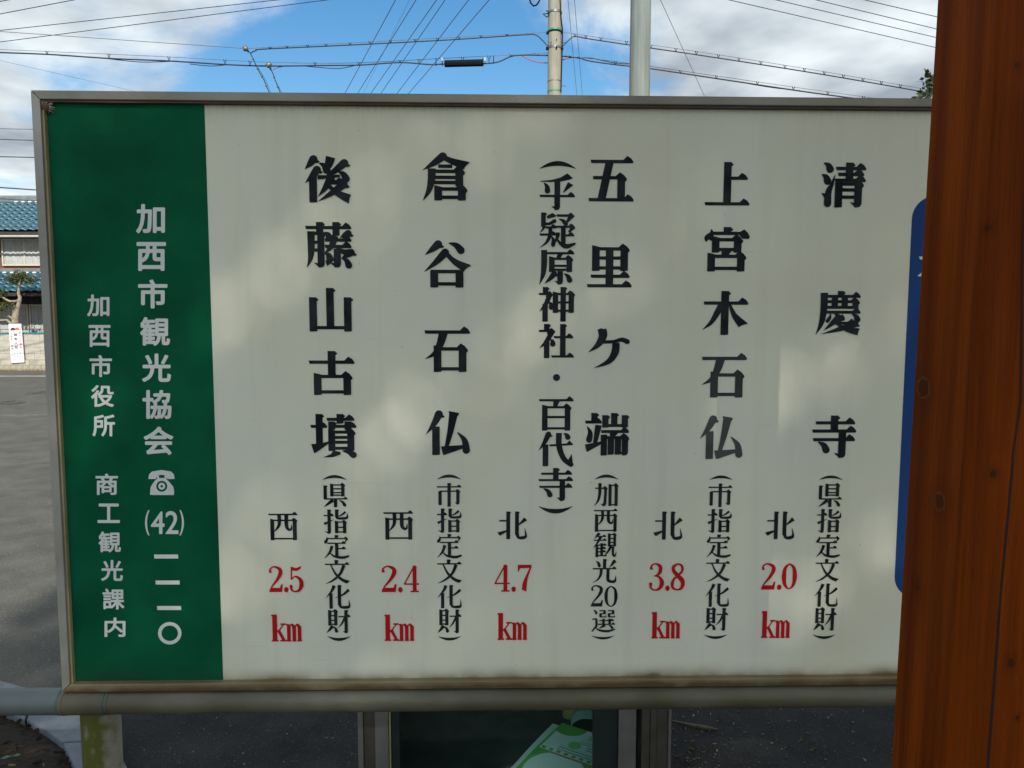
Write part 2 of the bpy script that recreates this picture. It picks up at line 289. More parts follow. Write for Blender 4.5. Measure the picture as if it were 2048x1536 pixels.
# ------------------------------------------------------------------ ground and road
def asphalt_extra(nt, tc, mp, colr, p):
    L = nt.links
    vo = nt.nodes.new('ShaderNodeTexVoronoi'); vo.inputs['Scale'].default_value = 210; L.new(tc.outputs['Object'], vo.inputs['Vector'])
    sp = nt.nodes.new('ShaderNodeSeparateColor'); L.new(vo.outputs['Color'], sp.inputs[0])
    c = _mix(nt, _math(nt, 'MULTIPLY', _math(nt, 'GREATER_THAN', sp.outputs[0], .95), .45), colr, (.27, .265, .22))
    c = _mix(nt, _math(nt, 'MULTIPLY', _math(nt, 'LESS_THAN', sp.outputs[1], .3), .5), c, (.045, .045, .045))
    blot = _noise(nt, tc.outputs['Object'], .7, 6, .42, .72)
    c = _mix(nt, _math(nt, 'MULTIPLY', blot, .35), c, (.05, .05, .046))
    b = nt.nodes.new('ShaderNodeBump'); b.inputs['Strength'].default_value = .7; b.inputs['Distance'].default_value = .004
    L.new(vo.outputs['Distance'], b.inputs['Height']); L.new(b.outputs[0], p.inputs['Normal'])
    return c
M_ASPH = mat('asphalt', (.068, .065, .052), (.115, .110, .086), 3.5, .85, extra=asphalt_extra)
g = MB(); n = 64
g.add([(0, 0, 0)]+[(900*math.cos(2*math.pi*i/n), 900*math.sin(2*math.pi*i/n), 0) for i in range(n)], [(0, i+1, (i+1) % n+1) for i in range(n)])
g.build('ground', M_ASPH, kind='structure')
# darker asphalt sheet: the deep shade around the board put into its colour
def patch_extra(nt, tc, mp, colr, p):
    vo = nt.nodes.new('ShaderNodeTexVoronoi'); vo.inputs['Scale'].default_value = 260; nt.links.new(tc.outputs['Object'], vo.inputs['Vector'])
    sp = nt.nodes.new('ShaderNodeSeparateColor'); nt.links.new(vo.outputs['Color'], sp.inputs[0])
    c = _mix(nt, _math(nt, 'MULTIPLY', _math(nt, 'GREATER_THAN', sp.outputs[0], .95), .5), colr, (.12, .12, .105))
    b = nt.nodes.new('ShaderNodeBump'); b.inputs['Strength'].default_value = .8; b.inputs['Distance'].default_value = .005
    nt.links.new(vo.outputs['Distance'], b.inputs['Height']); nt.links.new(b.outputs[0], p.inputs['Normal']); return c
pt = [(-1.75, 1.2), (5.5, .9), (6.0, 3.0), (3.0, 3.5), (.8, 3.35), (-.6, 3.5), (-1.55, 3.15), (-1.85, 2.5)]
MB().hexa([(x, y, -.01) for x, y in pt], [(x, y, .004) for x, y in pt]).build('shade_patch', mat('shade_dark_asphalt', (.020, .020, .021), (.034, .034, .034), 6, .9, extra=patch_extra, spec=.2), kind='structure')
M_PAINT = mat('road_paint', (.62, .62, .6), (.35, .35, .34), 3, .7, lo=.45, hi=.75)
MB().box((-60, 20.75, .003), (60, 20.9, .0045)).build('road_marking', M_PAINT, kind='structure')
M_PAINT2 = mat('worn_road_paint', (.20, .20, .19), (.09, .089, .08), 5, .8, lo=.4, hi=.55)
MB().box((-60, 11.72, .003), (60, 11.8, .0045)).build('road_marking', M_PAINT2, kind='structure')
# far hills on the horizon
hl = MB(); vs_, fs_ = [], []
for i in range(121):
    a = R(-180+i*3); h = 14+9*math.sin(a*3+1)+5*math.sin(a*7)+random.uniform(-1, 1)
    for rr, hh in ((420, -1), (520, h*.8), (640, h*1.25), (760, h)): vs_.append((rr*math.sin(a), rr*math.cos(a), hh))
for i in range(120):
    for k in range(3): fs_.append((i*4+k, (i+1)*4+k, (i+1)*4+k+1, i*4+k+1))
hl.add(vs_, fs_, True).build('hills', mat('hill_forest', (.035, .05, .03), (.06, .07, .04), .05, .9, bump=.4), kind='structure')
# manhole covers set in the road
def manhole(px_, py_, r, label):
    c = gnd(px_, py_); t = thing('manhole_cover', c, label, 'manhole cover')
    iron = mat('cast_iron', (.045, .043, .04), (.08, .075, .07), 30, .6, bump=.3, metal=.3)
    MB().tube([c+Vector((0, 0, .002)), c+Vector((0, 0, .012))], r, 28).build('frame', mat('worn_rim', (.1, .097, .09)), t)
    lid = MB().tube([c+Vector((0, 0, .003)), c+Vector((0, 0, .016))], r*.9, 28)
    lid.build('lid', iron, t)
    st = MB()
    for k in range(6):
        q = k*math.pi/3+.3; e = Vector((math.cos(q), math.sin(q), 0)); st.tube([c+e*r*.25+Vector((0, 0, .017)), c+e*r*.8+Vector((0, 0, .017))], .012, 4)
    st.build('ribs', iron, t)
manhole(92, 786, .42, 'round iron manhole cover in the road, the one closer to the white line')
manhole(-2, 807, .42, 'round iron manhole cover in the road, the one farther from the white line')
# ------------------------------------------------------------------ planting bed: kerb blocks, soil, mulch
M_KERB = mat('concrete_kerb', (.105, .125, .142), (.15, .172, .19), 14, .8, bump=.25, bscale=120)
ko = [(-260, 1330), (-40, 1349), (75, 1379), (175, 1424), (226, 1478), (257, 1536), (300, 1680)]
ki = [(-260, 1372), (-60, 1398), (52, 1438), (92, 1460), (125, 1484), (150, 1536), (178, 1680)]
kt = bpy.data.objects.new('kerb', None); col.objects.link(kt); tag(kt, kind='structure'); kt.location = gnd(125, 1484)
kz = .075
def gp(p, z): v = gnd(p[0], p[1], kz); return (v.x, v.y, z)
for a, b in ((0, 2), (2, 4), (4, 6)):
    lo = [gp(p, -.05) for p in ko[a:b+1]]+[gp(p, -.05) for p in ki[a:b+1][::-1]]; hi = [(x, y, kz) for x, y, z in lo]
    cx, cy = sum(p[0] for p in lo)/len(lo), sum(p[1] for p in lo)/len(lo); s_ = .985
    lo, hi = [[(cx+(x-cx)*s_, cy+(y-cy)*s_, z) for x, y, z in q] for q in (lo, hi)]
    MB().hexa(lo, hi).build('kerb_block', M_KERB, kt, bevel=.006)
bed = [gp(p, .05) for p in ki]; bed = bed+[(bed[-1][0]-.3, bed[-1][1]-.7, .05), (-4.5, .4, .05), (-5, 3.2, .05)]
M_SOIL = mat('dark_soil', (.010, .006, .0035), (.024, .015, .008), 40, .95, bump=.8, bscale=60)
MB().hexa([(x, y, .0) for x, y, z in bed], bed).build('garden_soil', M_SOIL, kind='structure')
def inside(x, y, poly):
    c = False; n = len(poly)
    for i in range(n):
        (ax, ay, _), (bx, by, _) = poly[i], poly[(i+1) % n]
        if (ay > y) != (by > y) and x < (bx-ax)*(y-ay)/(by-ay)+ax: c = not c
    return c
def frag(m, c, l, w, t=.003):
    q = random.uniform(0, 6.3); e = Vector((math.cos(q), math.sin(q), random.uniform(-.35, .35))).normalized(); u = e.orthogonal(); u = (u-Vector((0, 0, u.z*.6))).normalized(); s2 = e.cross(u).normalized()
    a = [c+e*l+u*0, c+e*l*.3+s2*w, c-e*l*.8+s2*w*.7, c-e*l, c-e*l*.3-s2*w, c+e*l*.6-s2*w*.8]
    up = Vector((0, 0, t)); m.hexa([p for p in a], [p+up for p in a])
ml = MB(); k = 0
while k < 1500:
    x, y = random.uniform(-3.2, -.9), random.uniform(1.3, 3.2)
    if inside(x, y, bed): frag(ml, Vector((x, y, .055+random.random()*.012)), random.uniform(.006, .022), random.uniform(.003, .007)); k += 1
ml.build('bark_mulch', mat('bark_chip', (.014, .009, .005), (.07, .045, .022), 25, .9, detail=2), kind='stuff')
M_DRY = leaf_mat('dry_leaf', (.42, .34, .14), (.2, .12, .06), .2)
dl = MB(); k = 0
while k < 46:
    x, y = random.uniform(-2.6, -1.1), random.uniform(1.5, 3.0)
    if inside(x, y, bed): frag(dl, Vector((x, y, .066)), random.uniform(.006, .013), .005, .001); k += 1
dl.build('leaf_litter', M_DRY, kind='stuff')
# small seedling in the bed
c = gnd(22, 1524, .055); t = thing('seedling', c, 'small green seedling with two leaves in the dark mulch', 'seedling'); M_SEED = leaf_mat('seedling_leaf', (.05, .13, .06), (.07, .17, .08))
MB().tube([c, c+Vector((.004, 0, .02))], .0016, 5).build('stem', M_SEED, t)
for ex, ey in ((-.03, -.014), (.026, .01)):
    b = c+Vector((.004, 0, .02)); e = Vector((ex, ey, .004)); sd = Vector((-ey, ex, 0))*.33
    MB().add([b, b+e*.5+sd, b+e*.95+Vector((0, 0, -.004)), b+e*.5-sd], [(0, 1, 2, 3)]).build('leaf', M_SEED, t)
# yellow fallen bits and grit on the asphalt behind the board
fl = MB()
for k in range(330):
    x, y = (random.uniform(-.7, 1.9), random.uniform(1.9, 4.2)) if k > 190 else (random.gauss(.62, .28), random.gauss(2.38, .22))
    frag(fl, Vector((x, y, .005)), random.uniform(.003, .009), random.uniform(.002, .005), .0015)
fl.build('leaf_litter', leaf_mat('yellow_leaf_bits', (.5, .42, .17), (.26, .2, .1), .2), kind='stuff')
gr = MB()
for k in range(700):
    x, y = random.uniform(-1.3, 2.0), random.uniform(1.9, 4.0); s_ = random.uniform(.002, .005)
    gr.blob((x, y, .004+s_*.5), (s_, s_*.8, s_*.6), 5, 3, .2)
gr.build('grit', mat('grit', (.13, .13, .12), (.3, .29, .26), 20, .8), kind='stuff')
tw = [gnd(1344, 1441, .006), gnd(1380, 1449, .012), gnd(1412, 1455, .014), gnd(1436, 1459, .006)]
MB().tube(tw, [.002, .005, .007, .002], 6).build('fallen_twig', mat('twig', (.16, .13, .09), (.1, .08, .05), 60), label='thin curved dry twig lying on the dark asphalt behind the signboard', cat='twig')
# ------------------------------------------------------------------ the signboard
YAW, ROLL, DIST = R(1.25), R(.12), 1.42
SU = Vector((math.cos(YAW), math.sin(YAW), -math.sin(ROLL))).normalized()     # along the board
SN = Vector((math.sin(YAW), -math.cos(YAW), 0)).normalized()                  # out of its face
SV = SU.cross(SN).normalized(); SV = SV if SV.z < 0 else -SV                  # down the board
S0 = Vector((0, DIST, EYE))
def plane(px_, py_, w=0.):
    """photo pixel -> (u, v) on the plane w metres in front of the frame's face"""
    d = ray(px_, py_); o = S0+SN*w; t = (o-CAM).dot(SN)/d.dot(SN); q = CAM+d*t-o
    return q.dot(SU), q.dot(SV)
def SP(u, v, w=0.): return S0+SU*u+SV*v+SN*w
def dirt(lo_v, hi_v, c_dirt, amt, fine=18.):
    """grime gathered in a band between two heights of the board (v), uneven along it"""
    def ex(nt, tc, mp, colr, p):
        se = nt.nodes.new('ShaderNodeSeparateXYZ'); nt.links.new(tc.outputs['Object'], se.inputs[0])
        mr = nt.nodes.new('ShaderNodeMapRange'); nt.links.new(se.outputs[2], mr.inputs[0]); mr.inputs[1].default_value = lo_v; mr.inputs[2].default_value = hi_v
        nz = _noise(nt, mp.outputs[0], fine, 6, .25, .75)
        f = _math(nt, 'MULTIPLY', _math(nt, 'POWER', mr.outputs[0], 2.2), _math(nt, 'ADD', _math(nt, 'MULTIPLY', nz, 1.1), .25))
        f = _math(nt, 'MINIMUM', _math(nt, 'MULTIPLY', f, amt), .92)
        return _mix(nt, f, colr, c_dirt)
    return ex
uL, vT = plane(62, 180); uB, vB = plane(123, 1385); uL = (uL+uB)/2
uR = plane(2290, 700)[0]
FW, REC, DEP = .0165, .015, .034
board = thing('signboard', SP((uL+uR)/2, vB, -DEP/2), 'large white signboard with green left band, black brush lettering and aluminium frame', 'signboard')
zb = board.location.z; zB = SP(0, vB).z-zb; zT = SP(0, vT).z-zb
def white_extra(nt, tc, mp, colr, p):
    c = dirt(.052, .012, (.15, .095, .03), 1.1, 14.)(nt, tc, mp, colr, p)
    ms = nt.nodes.new('ShaderNodeMapping'); ms.inputs['Scale'].default_value = (26, 1, 1.4); nt.links.new(tc.outputs['Object'], ms.inputs[0])
    run = _noise(nt, ms.outputs[0], 1.0, 5, .52, .8)                                           # faint drip runs
    c = _mix(nt, _math(nt, 'MULTIPLY', run, .15), c, (.40, .37, .28))
    pat = _noise(nt, tc.outputs['Object'], 3.2, 3, .5, .85)                                    # yellowed patches
    c = _mix(nt, _math(nt, 'MULTIPLY', pat, .38), c, (.62, .55, .36))
    c = dirt(zT-.06, zT-.018, (.30, .28, .22), .55, 22.)(nt, tc, ms, c, p)                        # grime washed down from the top rail
    sc = nt.nodes.new('ShaderNodeMapping'); sc.inputs['Scale'].default_value = (3, 1, 60); sc.inputs['Rotation'].default_value = (0, .5, 0); nt.links.new(tc.outputs['Object'], sc.inputs[0])
    c = _mix(nt, _math(nt, 'MULTIPLY', _noise(nt, sc.outputs[0], 2.2, 2, .70, .74), .16), c, (.5, .48, .40))   # rubbed scratches
    vo = nt.nodes.new('ShaderNodeTexVoronoi'); vo.inputs['Scale'].default_value = 17; nt.links.new(tc.outputs['Object'], vo.inputs['Vector'])
    c = _mix(nt, _math(nt, 'MULTIPLY', _math(nt, 'LESS_THAN', vo.outputs['Distance'], .022), .55), c, (.2, .13, .06))   # fly specks
    return c
M_WHITE = mat('sign_white', (.77, .755, .595), (.735, .73, .60), 5, .7, bump=.06, bscale=330, extra=white_extra, spec=.12)
M_GREEN = mat('sign_green', (.002, .112, .049), (.001, .072, .032), 7, .7, bump=.06, bscale=330, extra=dirt(.07, .012, (.02, .05, .02), .9), spec=.08)
def alu_extra(nt, tc, mp, colr, p):
    c = _mix(nt, _math(nt, 'MULTIPLY', _noise(nt, tc.outputs['Object'], 11, 6, .45, .75), .5), colr, (.16, .13, .085))
    return c
M_ALU = mat('aged_aluminium', (.30, .285, .25), (.40, .385, .345), 6, .5, bump=.1, bscale=90, metal=.35, stretch=(1, 1, .2), extra=alu_extra)
M_ALU_B = mat('grimy_aluminium', (.26, .20, .105), (.36, .30, .19), 6, .55, bump=.15, bscale=90, metal=.3, extra=dirt(.03, .005, (.10, .058, .018), 1.2, 14.))
M_ALU_T = mat('weathered_aluminium', (.22, .20, .155), (.31, .29, .24), 5, .5, bump=.1, bscale=90, metal=.3, extra=dirt(zT-.012, zT-.02, (.045, .03, .022), 1.4, 20.))  # colour darkens towards the rail's underside
def quad(m, pts, w0, w1): m.hexa([SP(u, v, w1) for u, v in pts], [SP(u, v, w0) for u, v in pts]); return m
gq = .0005
rails = [('frame_rail', [(uL, vT), (uR, vT), (uR-FW, vT+FW), (uL+FW, vT+FW)], M_ALU_T), ('frame_rail', [(uL, vB), (uL+FW, vB-FW), (uR-FW, vB-FW), (uR, vB)], M_ALU_B),
         ('frame_rail', [(uL, vT+gq*2), (uL+FW, vT+FW+gq*2), (uL+FW, vB-FW-gq*2), (uL, vB-gq*2)], M_ALU), ('frame_rail', [(uR, vT+gq*2), (uR, vB-gq*2), (uR-FW, vB-FW-gq*2), (uR-FW, vT+FW+gq*2)], M_ALU)]
for nm, pts, mt_ in rails: quad(MB(), pts, 0, -DEP).build(nm, mt_, board, bevel=.0012)
e = .002
quad(MB(), [(uL+e, vT+e), (uR-e, vT+e), (uR-e, vB-e), (uL+e, vB-e)], -REC, -DEP+.004).build('panel', M_WHITE, board)
ug = (plane(409, 200, -REC)[0]+plane(446, 1362, -REC)[0])/2
WP = -REC+.0005
quad(MB(), [(uL+FW, vT+FW), (ug, vT+FW), (ug, vB-FW), (uL+FW, vB-FW)], WP, -REC-.001).build('green_band', M_GREEN, board)
# thin inner bead along the left rail, yellowed
quad(MB(), [(uL+FW, vT+FW), (uL+FW+.0035, vT+FW), (uL+FW+.0035, vB-FW), (uL+FW, vB-FW)], -.006, -REC).build('inner_bead', mat('yellowed_bead', (.42, .36, .2), (.3, .24, .12), 12, .6), board)
quad(MB(), [(uL+FW+.004, vT+FW), (uR-FW, vT+FW), (uR-FW, vT+FW+.0042), (uL+FW+.004, vT+FW+.0042)], -.004, -REC).build('inner_bead', mat('shaded_underside', (.05, .032, .025), (.085, .06, .045), 14, .7), board)  # dark strip added for the shaded underside of the top rail
# blue cartouche, mostly behind the timber post
bu0 = (plane(1840, 480, WP)[0]+plane(1793, 1150, WP)[0])/2; bv0, bv1 = plane(1860, 392, WP)[1], plane(1800, 1195, WP)[1]; bu0 -= .011; bu1 = bu0+.215
def rrect(u0, v0, u1, v1, r, n=7):
    o = []
    for cx, cy, a in ((u1-r, v0+r, -90), (u1-r, v1-r, 0), (u0+r, v1-r, 90), (u0+r, v0+r, 180)):
        for k in range(n+1): q = R(a+90*k/n); o.append((cx+r*math.cos(q), cy+r*math.sin(q)))
    return o
quad(MB(), rrect(bu0, bv0, bu1, bv1, .045), WP, -REC-.001).build('blue_cartouche', mat('sign_blue', (.02, .06, .2), (.022, .066, .22), 6, .7, spec=.08), board)
M_INK = mat('ink_black', (.011, .013, .017), (.030, .033, .035), 22, .7, spec=.08)
M_INKF = mat('ink_faded', (.05, .055, .052), (.075, .08, .075), 30, .6, spec=.3)
M_INKH = mat('ink_half_faded', (.024, .027, .028), (.035, .039, .039), 30, .6, spec=.3)
M_RED = mat('ink_red', (.52, .012, .016), (.45, .01, .014), 9, .7, spec=.08)
M_LETW = mat('letter_white', (.72, .74, .70), (.66, .68, .64), 9, .55, spec=.3)
INK_W = WP+.0006
def put(m, ch, box, W=17., T=7.5, gw=100.):
    x0, y0, x1, y1 = box; cx, cy = (x0+x1)/2, (y0+y1)/2
    u0, u1 = plane(x0, cy, INK_W)[0], plane(x1, cy, INK_W)[0]; v0, v1 = plane(cx, y0, INK_W)[1], plane(cx, y1, INK_W)[1]
    for i, pl in enumerate(glyph_polys(ch, W, T)):
        m.add([SP(u0+(u1-u0)*x/gw, v0+(v1-v0)*y/100, INK_W+i*6e-6) for x, y in pl], [tuple(range(len(pl)))])
def paren(m, box, up, th=.6):
    x0, y0, x1, y1 = box; n = 14; o, i_ = [], []
    for k in range(n+1):
        t_ = k/n; b = 4*t_*(1-t_); x = x0+(x1-x0)*t_
        if up: o.append((x, y1-(y1-y0)*b)); i_.append((x, y1-(y1-y0)*b*(1-th)))
        else: o.append((x, y0+(y1-y0)*b)); i_.append((x, y0+(y1-y0)*b*(1-th)))
    P = lambda q: SP(*plane(q[0], q[1], INK_W), INK_W)
    m.add([P(q) for q in o]+[P(q) for q in i_], [(k, k+1, n+2+k, n+1+k) for k in range(n)])
def column(items, mt_, W, T):
    for ch, b in items:
        m = MB()
        if ch in '（）': paren(m, b, ch == '（')
        else: put(m, ch, b, W, T)
        m.build('character', mt_, board)
BIG = [
 [('後', (609, 313, 702, 405)), ('藤', (611, 444, 704, 536)), ('山', (617, 576, 707, 664)), ('古', (618, 702, 709, 791)), ('墳', (621, 828, 714, 916))],
 [('倉', (845, 309, 938, 402)), ('谷', (848, 484, 940, 576)), ('石', (849, 654, 940, 745)), ('仏', (852, 823, 942, 911))],
 [('五', (1177, 313, 1268, 403)), ('里', (1174, 488, 1264, 575)), ('ケ', (1177, 657, 1260, 736)), ('端', (1170, 826, 1258, 912))],
 [('上', (1410, 324, 1500, 411)), ('宮', (1409, 454, 1499, 544)), ('木', (1405, 582, 1496, 671))],
 [('清', (1643, 325, 1732, 416)), ('慶', (1632, 582, 1722, 670)), ('寺', (1624, 831, 1712, 917))]]
for c_ in BIG: column(c_, M_INK, 17, 7.5)
column([('石', (1403, 707, 1493, 796))], M_INKH, 17, 7.5); column([('仏', (1400, 833, 1488, 919))], M_INKF, 17, 7.5)
column([('（', (1078, 322, 1153, 338)), ('乎', (1079, 348, 1150, 421)), ('疑', (1079, 425, 1150, 496)), ('原', (1079, 500, 1149, 570)), ('神', (1078, 574, 1150, 644)),
        ('社', (1078, 648, 1148, 717)), ('・', (1106, 748, 1120, 762)), ('百', (1077, 792, 1147, 862)), ('代', (1077, 866, 1147, 933)), ('寺', (1077, 936, 1146, 1003)), ('）', (1076, 1012, 1146, 1027))], M_INK, 16, 6.5)
def small(txt, tops, x0, x1, w0, w1):
    """tops: y of every character's upper edge and the last one's lower edge; x centre and width run from first to last"""
    its = []
    for i, ch in enumerate(txt):
        t_ = i/(len(txt)-1); cx = x0+(x1-x0)*t_; w = w0+(w1-w0)*t_; its.append((ch, (cx-w/2, tops[i][0], cx+w/2, tops[i][1])))
    column([q for q in its if q[0] != '二'], M_INK, 13.5, 5.5)
T1 = [(950, 960), (967, 1015), (1019, 1067), (1070, 1117), (1120, 1168), (1170, 1218), (1220, 1267), (1272, 1282)]
T2 = [(949, 959), (966, 1014), (1017, 1065), (1068, 1116), (1119, 1167), (1170, 1217), (1219, 1267), (1272, 1281)]
T3 = [(951, 960), (967, 1015), (1018, 1065), (1069, 1115), (1118, 1164), (1167, 1214), (1216, 1262), (1269, 1278)]
small('（県指定文化財）', T1, 669, 678, 50, 48); small('（市指定文化財）', T2, 898, 899, 49, 48)
small('（市指定文化財）', T3, 1442, 1431, 48, 47); small('（県指定文化財）', T3, 1662, 1648, 48, 46)
T4 = [(949, 959), (966, 1013), (1018, 1064), (1067, 1115), (1118, 1166), (1169, 1213), (1218, 1264), (1271, 1279)]
small('（加西観光二選）', T4, 1213, 1206, 48, 47)
m = MB(); put(m, '2', (1181, 1170, 1206, 1213), 14, 6, 58); put(m, '0', (1209, 1171, 1235, 1214), 12, 6, 58); m.build('numeral', M_INK, board)
for ch, b in (('西', (537, 1025, 595, 1081)), ('西', (767, 1022, 826, 1080)), ('北', (995, 1023, 1053, 1079)), ('北', (1307, 1023, 1364, 1080)), ('北', (1531, 1023, 1588, 1079))): column([(ch, b)], M_INK, 13.5, 5.5)
for ds, x0, x1, y0, y1, k0, k1, k2, k3 in (('2.5', 537, 606, 1132, 1184, 543, 604, 1229, 1283), ('2.4', 762, 838, 1131, 1184, 769, 829, 1229, 1282), ('4.7', 989, 1064, 1129, 1183, 995, 1055, 1226, 1280),
                                           ('3.8', 1298, 1370, 1126, 1181, 1303, 1361, 1224, 1277), ('2.0', 1522, 1593, 1126, 1179, 1523, 1581, 1222, 1276)):
    m = MB(); w = x1-x0
    put(m, ds[0], (x0, y0, x0+w*.41, y1), 14.5, 5.5, 58); put(m, '.', (x0+w*.45, y1-10, x0+w*.45+9, y1+1), 14, 5); put(m, ds[2], (x1-w*.40, y0, x1, y1), 14.5, 5.5, 58)
    m.build('numeral', M_RED, board)
    m = MB(); w = k1-k0; put(m, 'k', (k0, k2, k0+w*.49, k3), 19, 6, 60); put(m, 'm', (k0+w*.48, k2, k1, k3), 17, 6, 74); m.build('unit_letters', M_RED, board)
m = MB()
P_ = lambda x, y: SP(*plane(x, y, INK_W), INK_W)
m.add([P_(x, y) for x, y in ((1838, 513), (1900, 512), (1900, 519), (1840, 519))], [(0, 1, 2, 3)])
m.add([P_(x, y) for x, y in ((1835, 552), (1844, 544), (1856, 524), (1866, 526), (1852, 546), (1841, 553))], [(0, 1, 2, 5), (2, 3, 4, 5)]); m.build('character', M_LETW, board)
# gothic lettering on the green band: the built-in font's own outlines, emboldened
def font_polys(txt, off=.0):
    cu = bpy.data.curves.new('t', 'FONT'); cu.body = txt; cu.size = 1; cu.offset = off; cu.resolution_u = 4; cu.fill_mode = 'FRONT'
    ob = bpy.data.objects.new('t', cu); col.objects.link(ob); dg = bpy.context.evaluated_depsgraph_get(); me = bpy.data.meshes.new_from_object(ob.evaluated_get(dg))
    vs2 = [(v.co.x, v.co.y) for v in me.vertices]; fs2 = [tuple(p.vertices) for p in me.polygons]
    bpy.data.objects.remove(ob); bpy.data.curves.remove(cu); bpy.data.meshes.remove(me); return vs2, fs2
def gothic(m, ch, box, off=.022, P=None):
    vs2, fs2 = font_polys(ch, 0)
    if not vs2: return
    xs, ys = [v[0] for v in vs2], [v[1] for v in vs2]; xa, xb, ya, yb = min(xs), max(xs), min(ys), max(ys); x0, y0, x1, y1 = box
    P = P or (lambda x, y: SP(*plane(x, y, INK_W), INK_W))
    sx, sy = (x1-x0)/(xb-xa+2*off), (y1-y0)/(yb-ya+2*off)
    for k in range(9 if off else 1):                     # laid over itself a hair apart: a heavier weight
        ox, oy = (off*math.cos(k*math.pi/4), off*math.sin(k*math.pi/4)) if k else (0, 0)
        vv = [P(x0+sx*(x-xa+off+ox), y1-sy*(y-ya+off+oy)) for x, y in vs2]; m.add([v-Vector((0, 6e-6*k, 0)) for v in vv], fs2)
m = MB()
for ch, b in (('加', (272, 408, 330, 467)), ('西', (273, 484, 332, 542)), ('市', (276, 559, 335, 617)), ('観', (280, 634, 340, 692)), ('光', (284, 707, 342, 764)), ('協', (285, 780, 343, 838)), ('会', (287, 853, 347, 910))): m = MB(); gothic(m, ch, b, .026); m.build('character', M_LETW, board)
for ch, b in (('(', (290, 1020, 299, 1071)), ('4', (302, 1023, 329, 1068)), ('2', (331, 1022, 357, 1068)), (')', (359, 1020, 368, 1071))): m = MB(); gothic(m, ch, b, .012); m.build('character', M_LETW, board)
for a, y in ((308, 1113), (311, 1165), (314, 1216)): MB().add([P_(x, yy) for x, yy in ((a, y-4), (a+48, y-4), (a+48.5, y+4), (a+.5, y+4))], [(0, 1, 2, 3)]).build('character', M_LETW, board)
def ring(m, cx, cy, rx, ry, t_, n=32):
    m.add([P_(cx+rx*math.cos(k*2*math.pi/n), cy+ry*math.sin(k*2*math.pi/n)) for k in range(n)]+[P_(cx+(rx-t_)*math.cos(k*2*math.pi/n), cy+(ry-t_)*math.sin(k*2*math.pi/n)) for k in range(n)], [(k, (k+1) % n, n+(k+1) % n, n+k) for k in range(n)])
m = MB(); ring(m, 339.5, 1266.5, 23.5, 22.5, 7); m.build('character', M_LETW, board); m = MB()
for ch, b in (('加', (174, 589, 219, 633)), ('西', (177, 650, 221, 694)), ('市', (179, 710, 224, 754)), ('役', (182, 770, 228, 814)), ('所', (185, 829, 230, 873)), ('商', (191, 947, 236, 990)), ('工', (195, 1007, 240, 1046)),
              ('観', (197, 1063, 242, 1105)), ('光', (202, 1120, 246, 1162)), ('課', (205, 1177, 249, 1219)), ('内', (209, 1235, 251, 1274))): m = MB(); gothic(m, ch, b, .022); m.build('character', M_LETW, board)
# telephone symbol
m = MB()
hs = [(297, 957), (298, 949), (304, 943), (323, 940), (342, 943), (348, 949), (349, 957), (349, 958), (334, 958), (332, 951), (323, 949.5), (314, 951), (312, 958), (297, 958)]
m.add([P_(x, y) for x, y in hs], [(0, 1, 2, 11, 12, 13), (2, 3, 10, 11), (3, 4, 9, 10), (4, 5, 6, 7, 8, 9)])
body = [(300, 990), (301, 974), (309, 962), (316, 957), (316, 951.5), (319, 951.5), (319, 956), (327, 956), (327, 951.5), (330, 951.5), (330, 957), (337, 962), (347, 974), (349, 990)]
dial = [(323.5+11*math.cos(R(90+k*360/14)), 972.5+11*math.sin(R(90+k*360/14))) for k in range(14)]
body = [(323, 990)]+body[0:1]+body[1:]; nb = len(body)
# body outline joined to the dial hole by a fan of quads
outl = []
for k in range(40):
    a = R(90+k*9); dx, dy = math.cos(a), math.sin(a); best = None; bp = [(300, 990), (301, 974), (309, 962), (316, 956), (330, 956), (337, 962), (347, 974), (349, 990)]
    for i in range(len(bp)):
        (ax, ay), (bx, by) = bp[i], bp[(i+1) % len(bp)]; den = dx*(by-ay)-dy*(bx-ax)
        if abs(den) < 1e-9: continue
        t_ = ((ax-323.5)*(by-ay)-(ay-972.5)*(bx-ax))/den; s2 = ((ax-323.5)*dy-(ay-972.5)*dx)/den
        if t_ > 0 and -1e-6 <= s2 <= 1+1e-6: best = min(best, t_) if best else t_
    outl.append((a, best))
m.add([P_(323.5+b*math.cos(a), 972.5+b*math.sin(a)) for a, b in outl]+[P_(323.5+11*math.cos(a), 972.5+11*math.sin(a)) for a, b in outl], [(k, (k+1) % 40, 40+(k+1) % 40, 40+k) for k in range(40)])
m.add([P_(323.5+7*math.cos(k*.314), 972.5+7*math.sin(k*.314)) for k in range(20)]+[P_(323.5+2.5*math.cos(k*.314), 972.5+2.5*math.sin(k*.314)) for k in range(20)], [(k, (k+1) % 20, 20+(k+1) % 20, 20+k) for k in range(20)])
m.add([P_(x, y) for x, y in ((314, 951), (318, 951), (318, 957), (314, 957))], [(0, 1, 2, 3)]); m.add([P_(x, y) for x, y in ((329, 951), (333, 951), (333, 957), (329, 957))], [(0, 1, 2, 3)])
m.build('telephone_symbol', M_LETW, board)
# fixing screw on the green band, and screws further along the bottom
for x, y in ((134, 1116), (129, 700)):
    c = SP(*plane(x, y, WP), WP); MB().blob(c, (.0022, .0016, .0022), 8, 5).build('screw', mat('dark_screw', (.05, .045, .04), rough=.4, metal=.6), board)
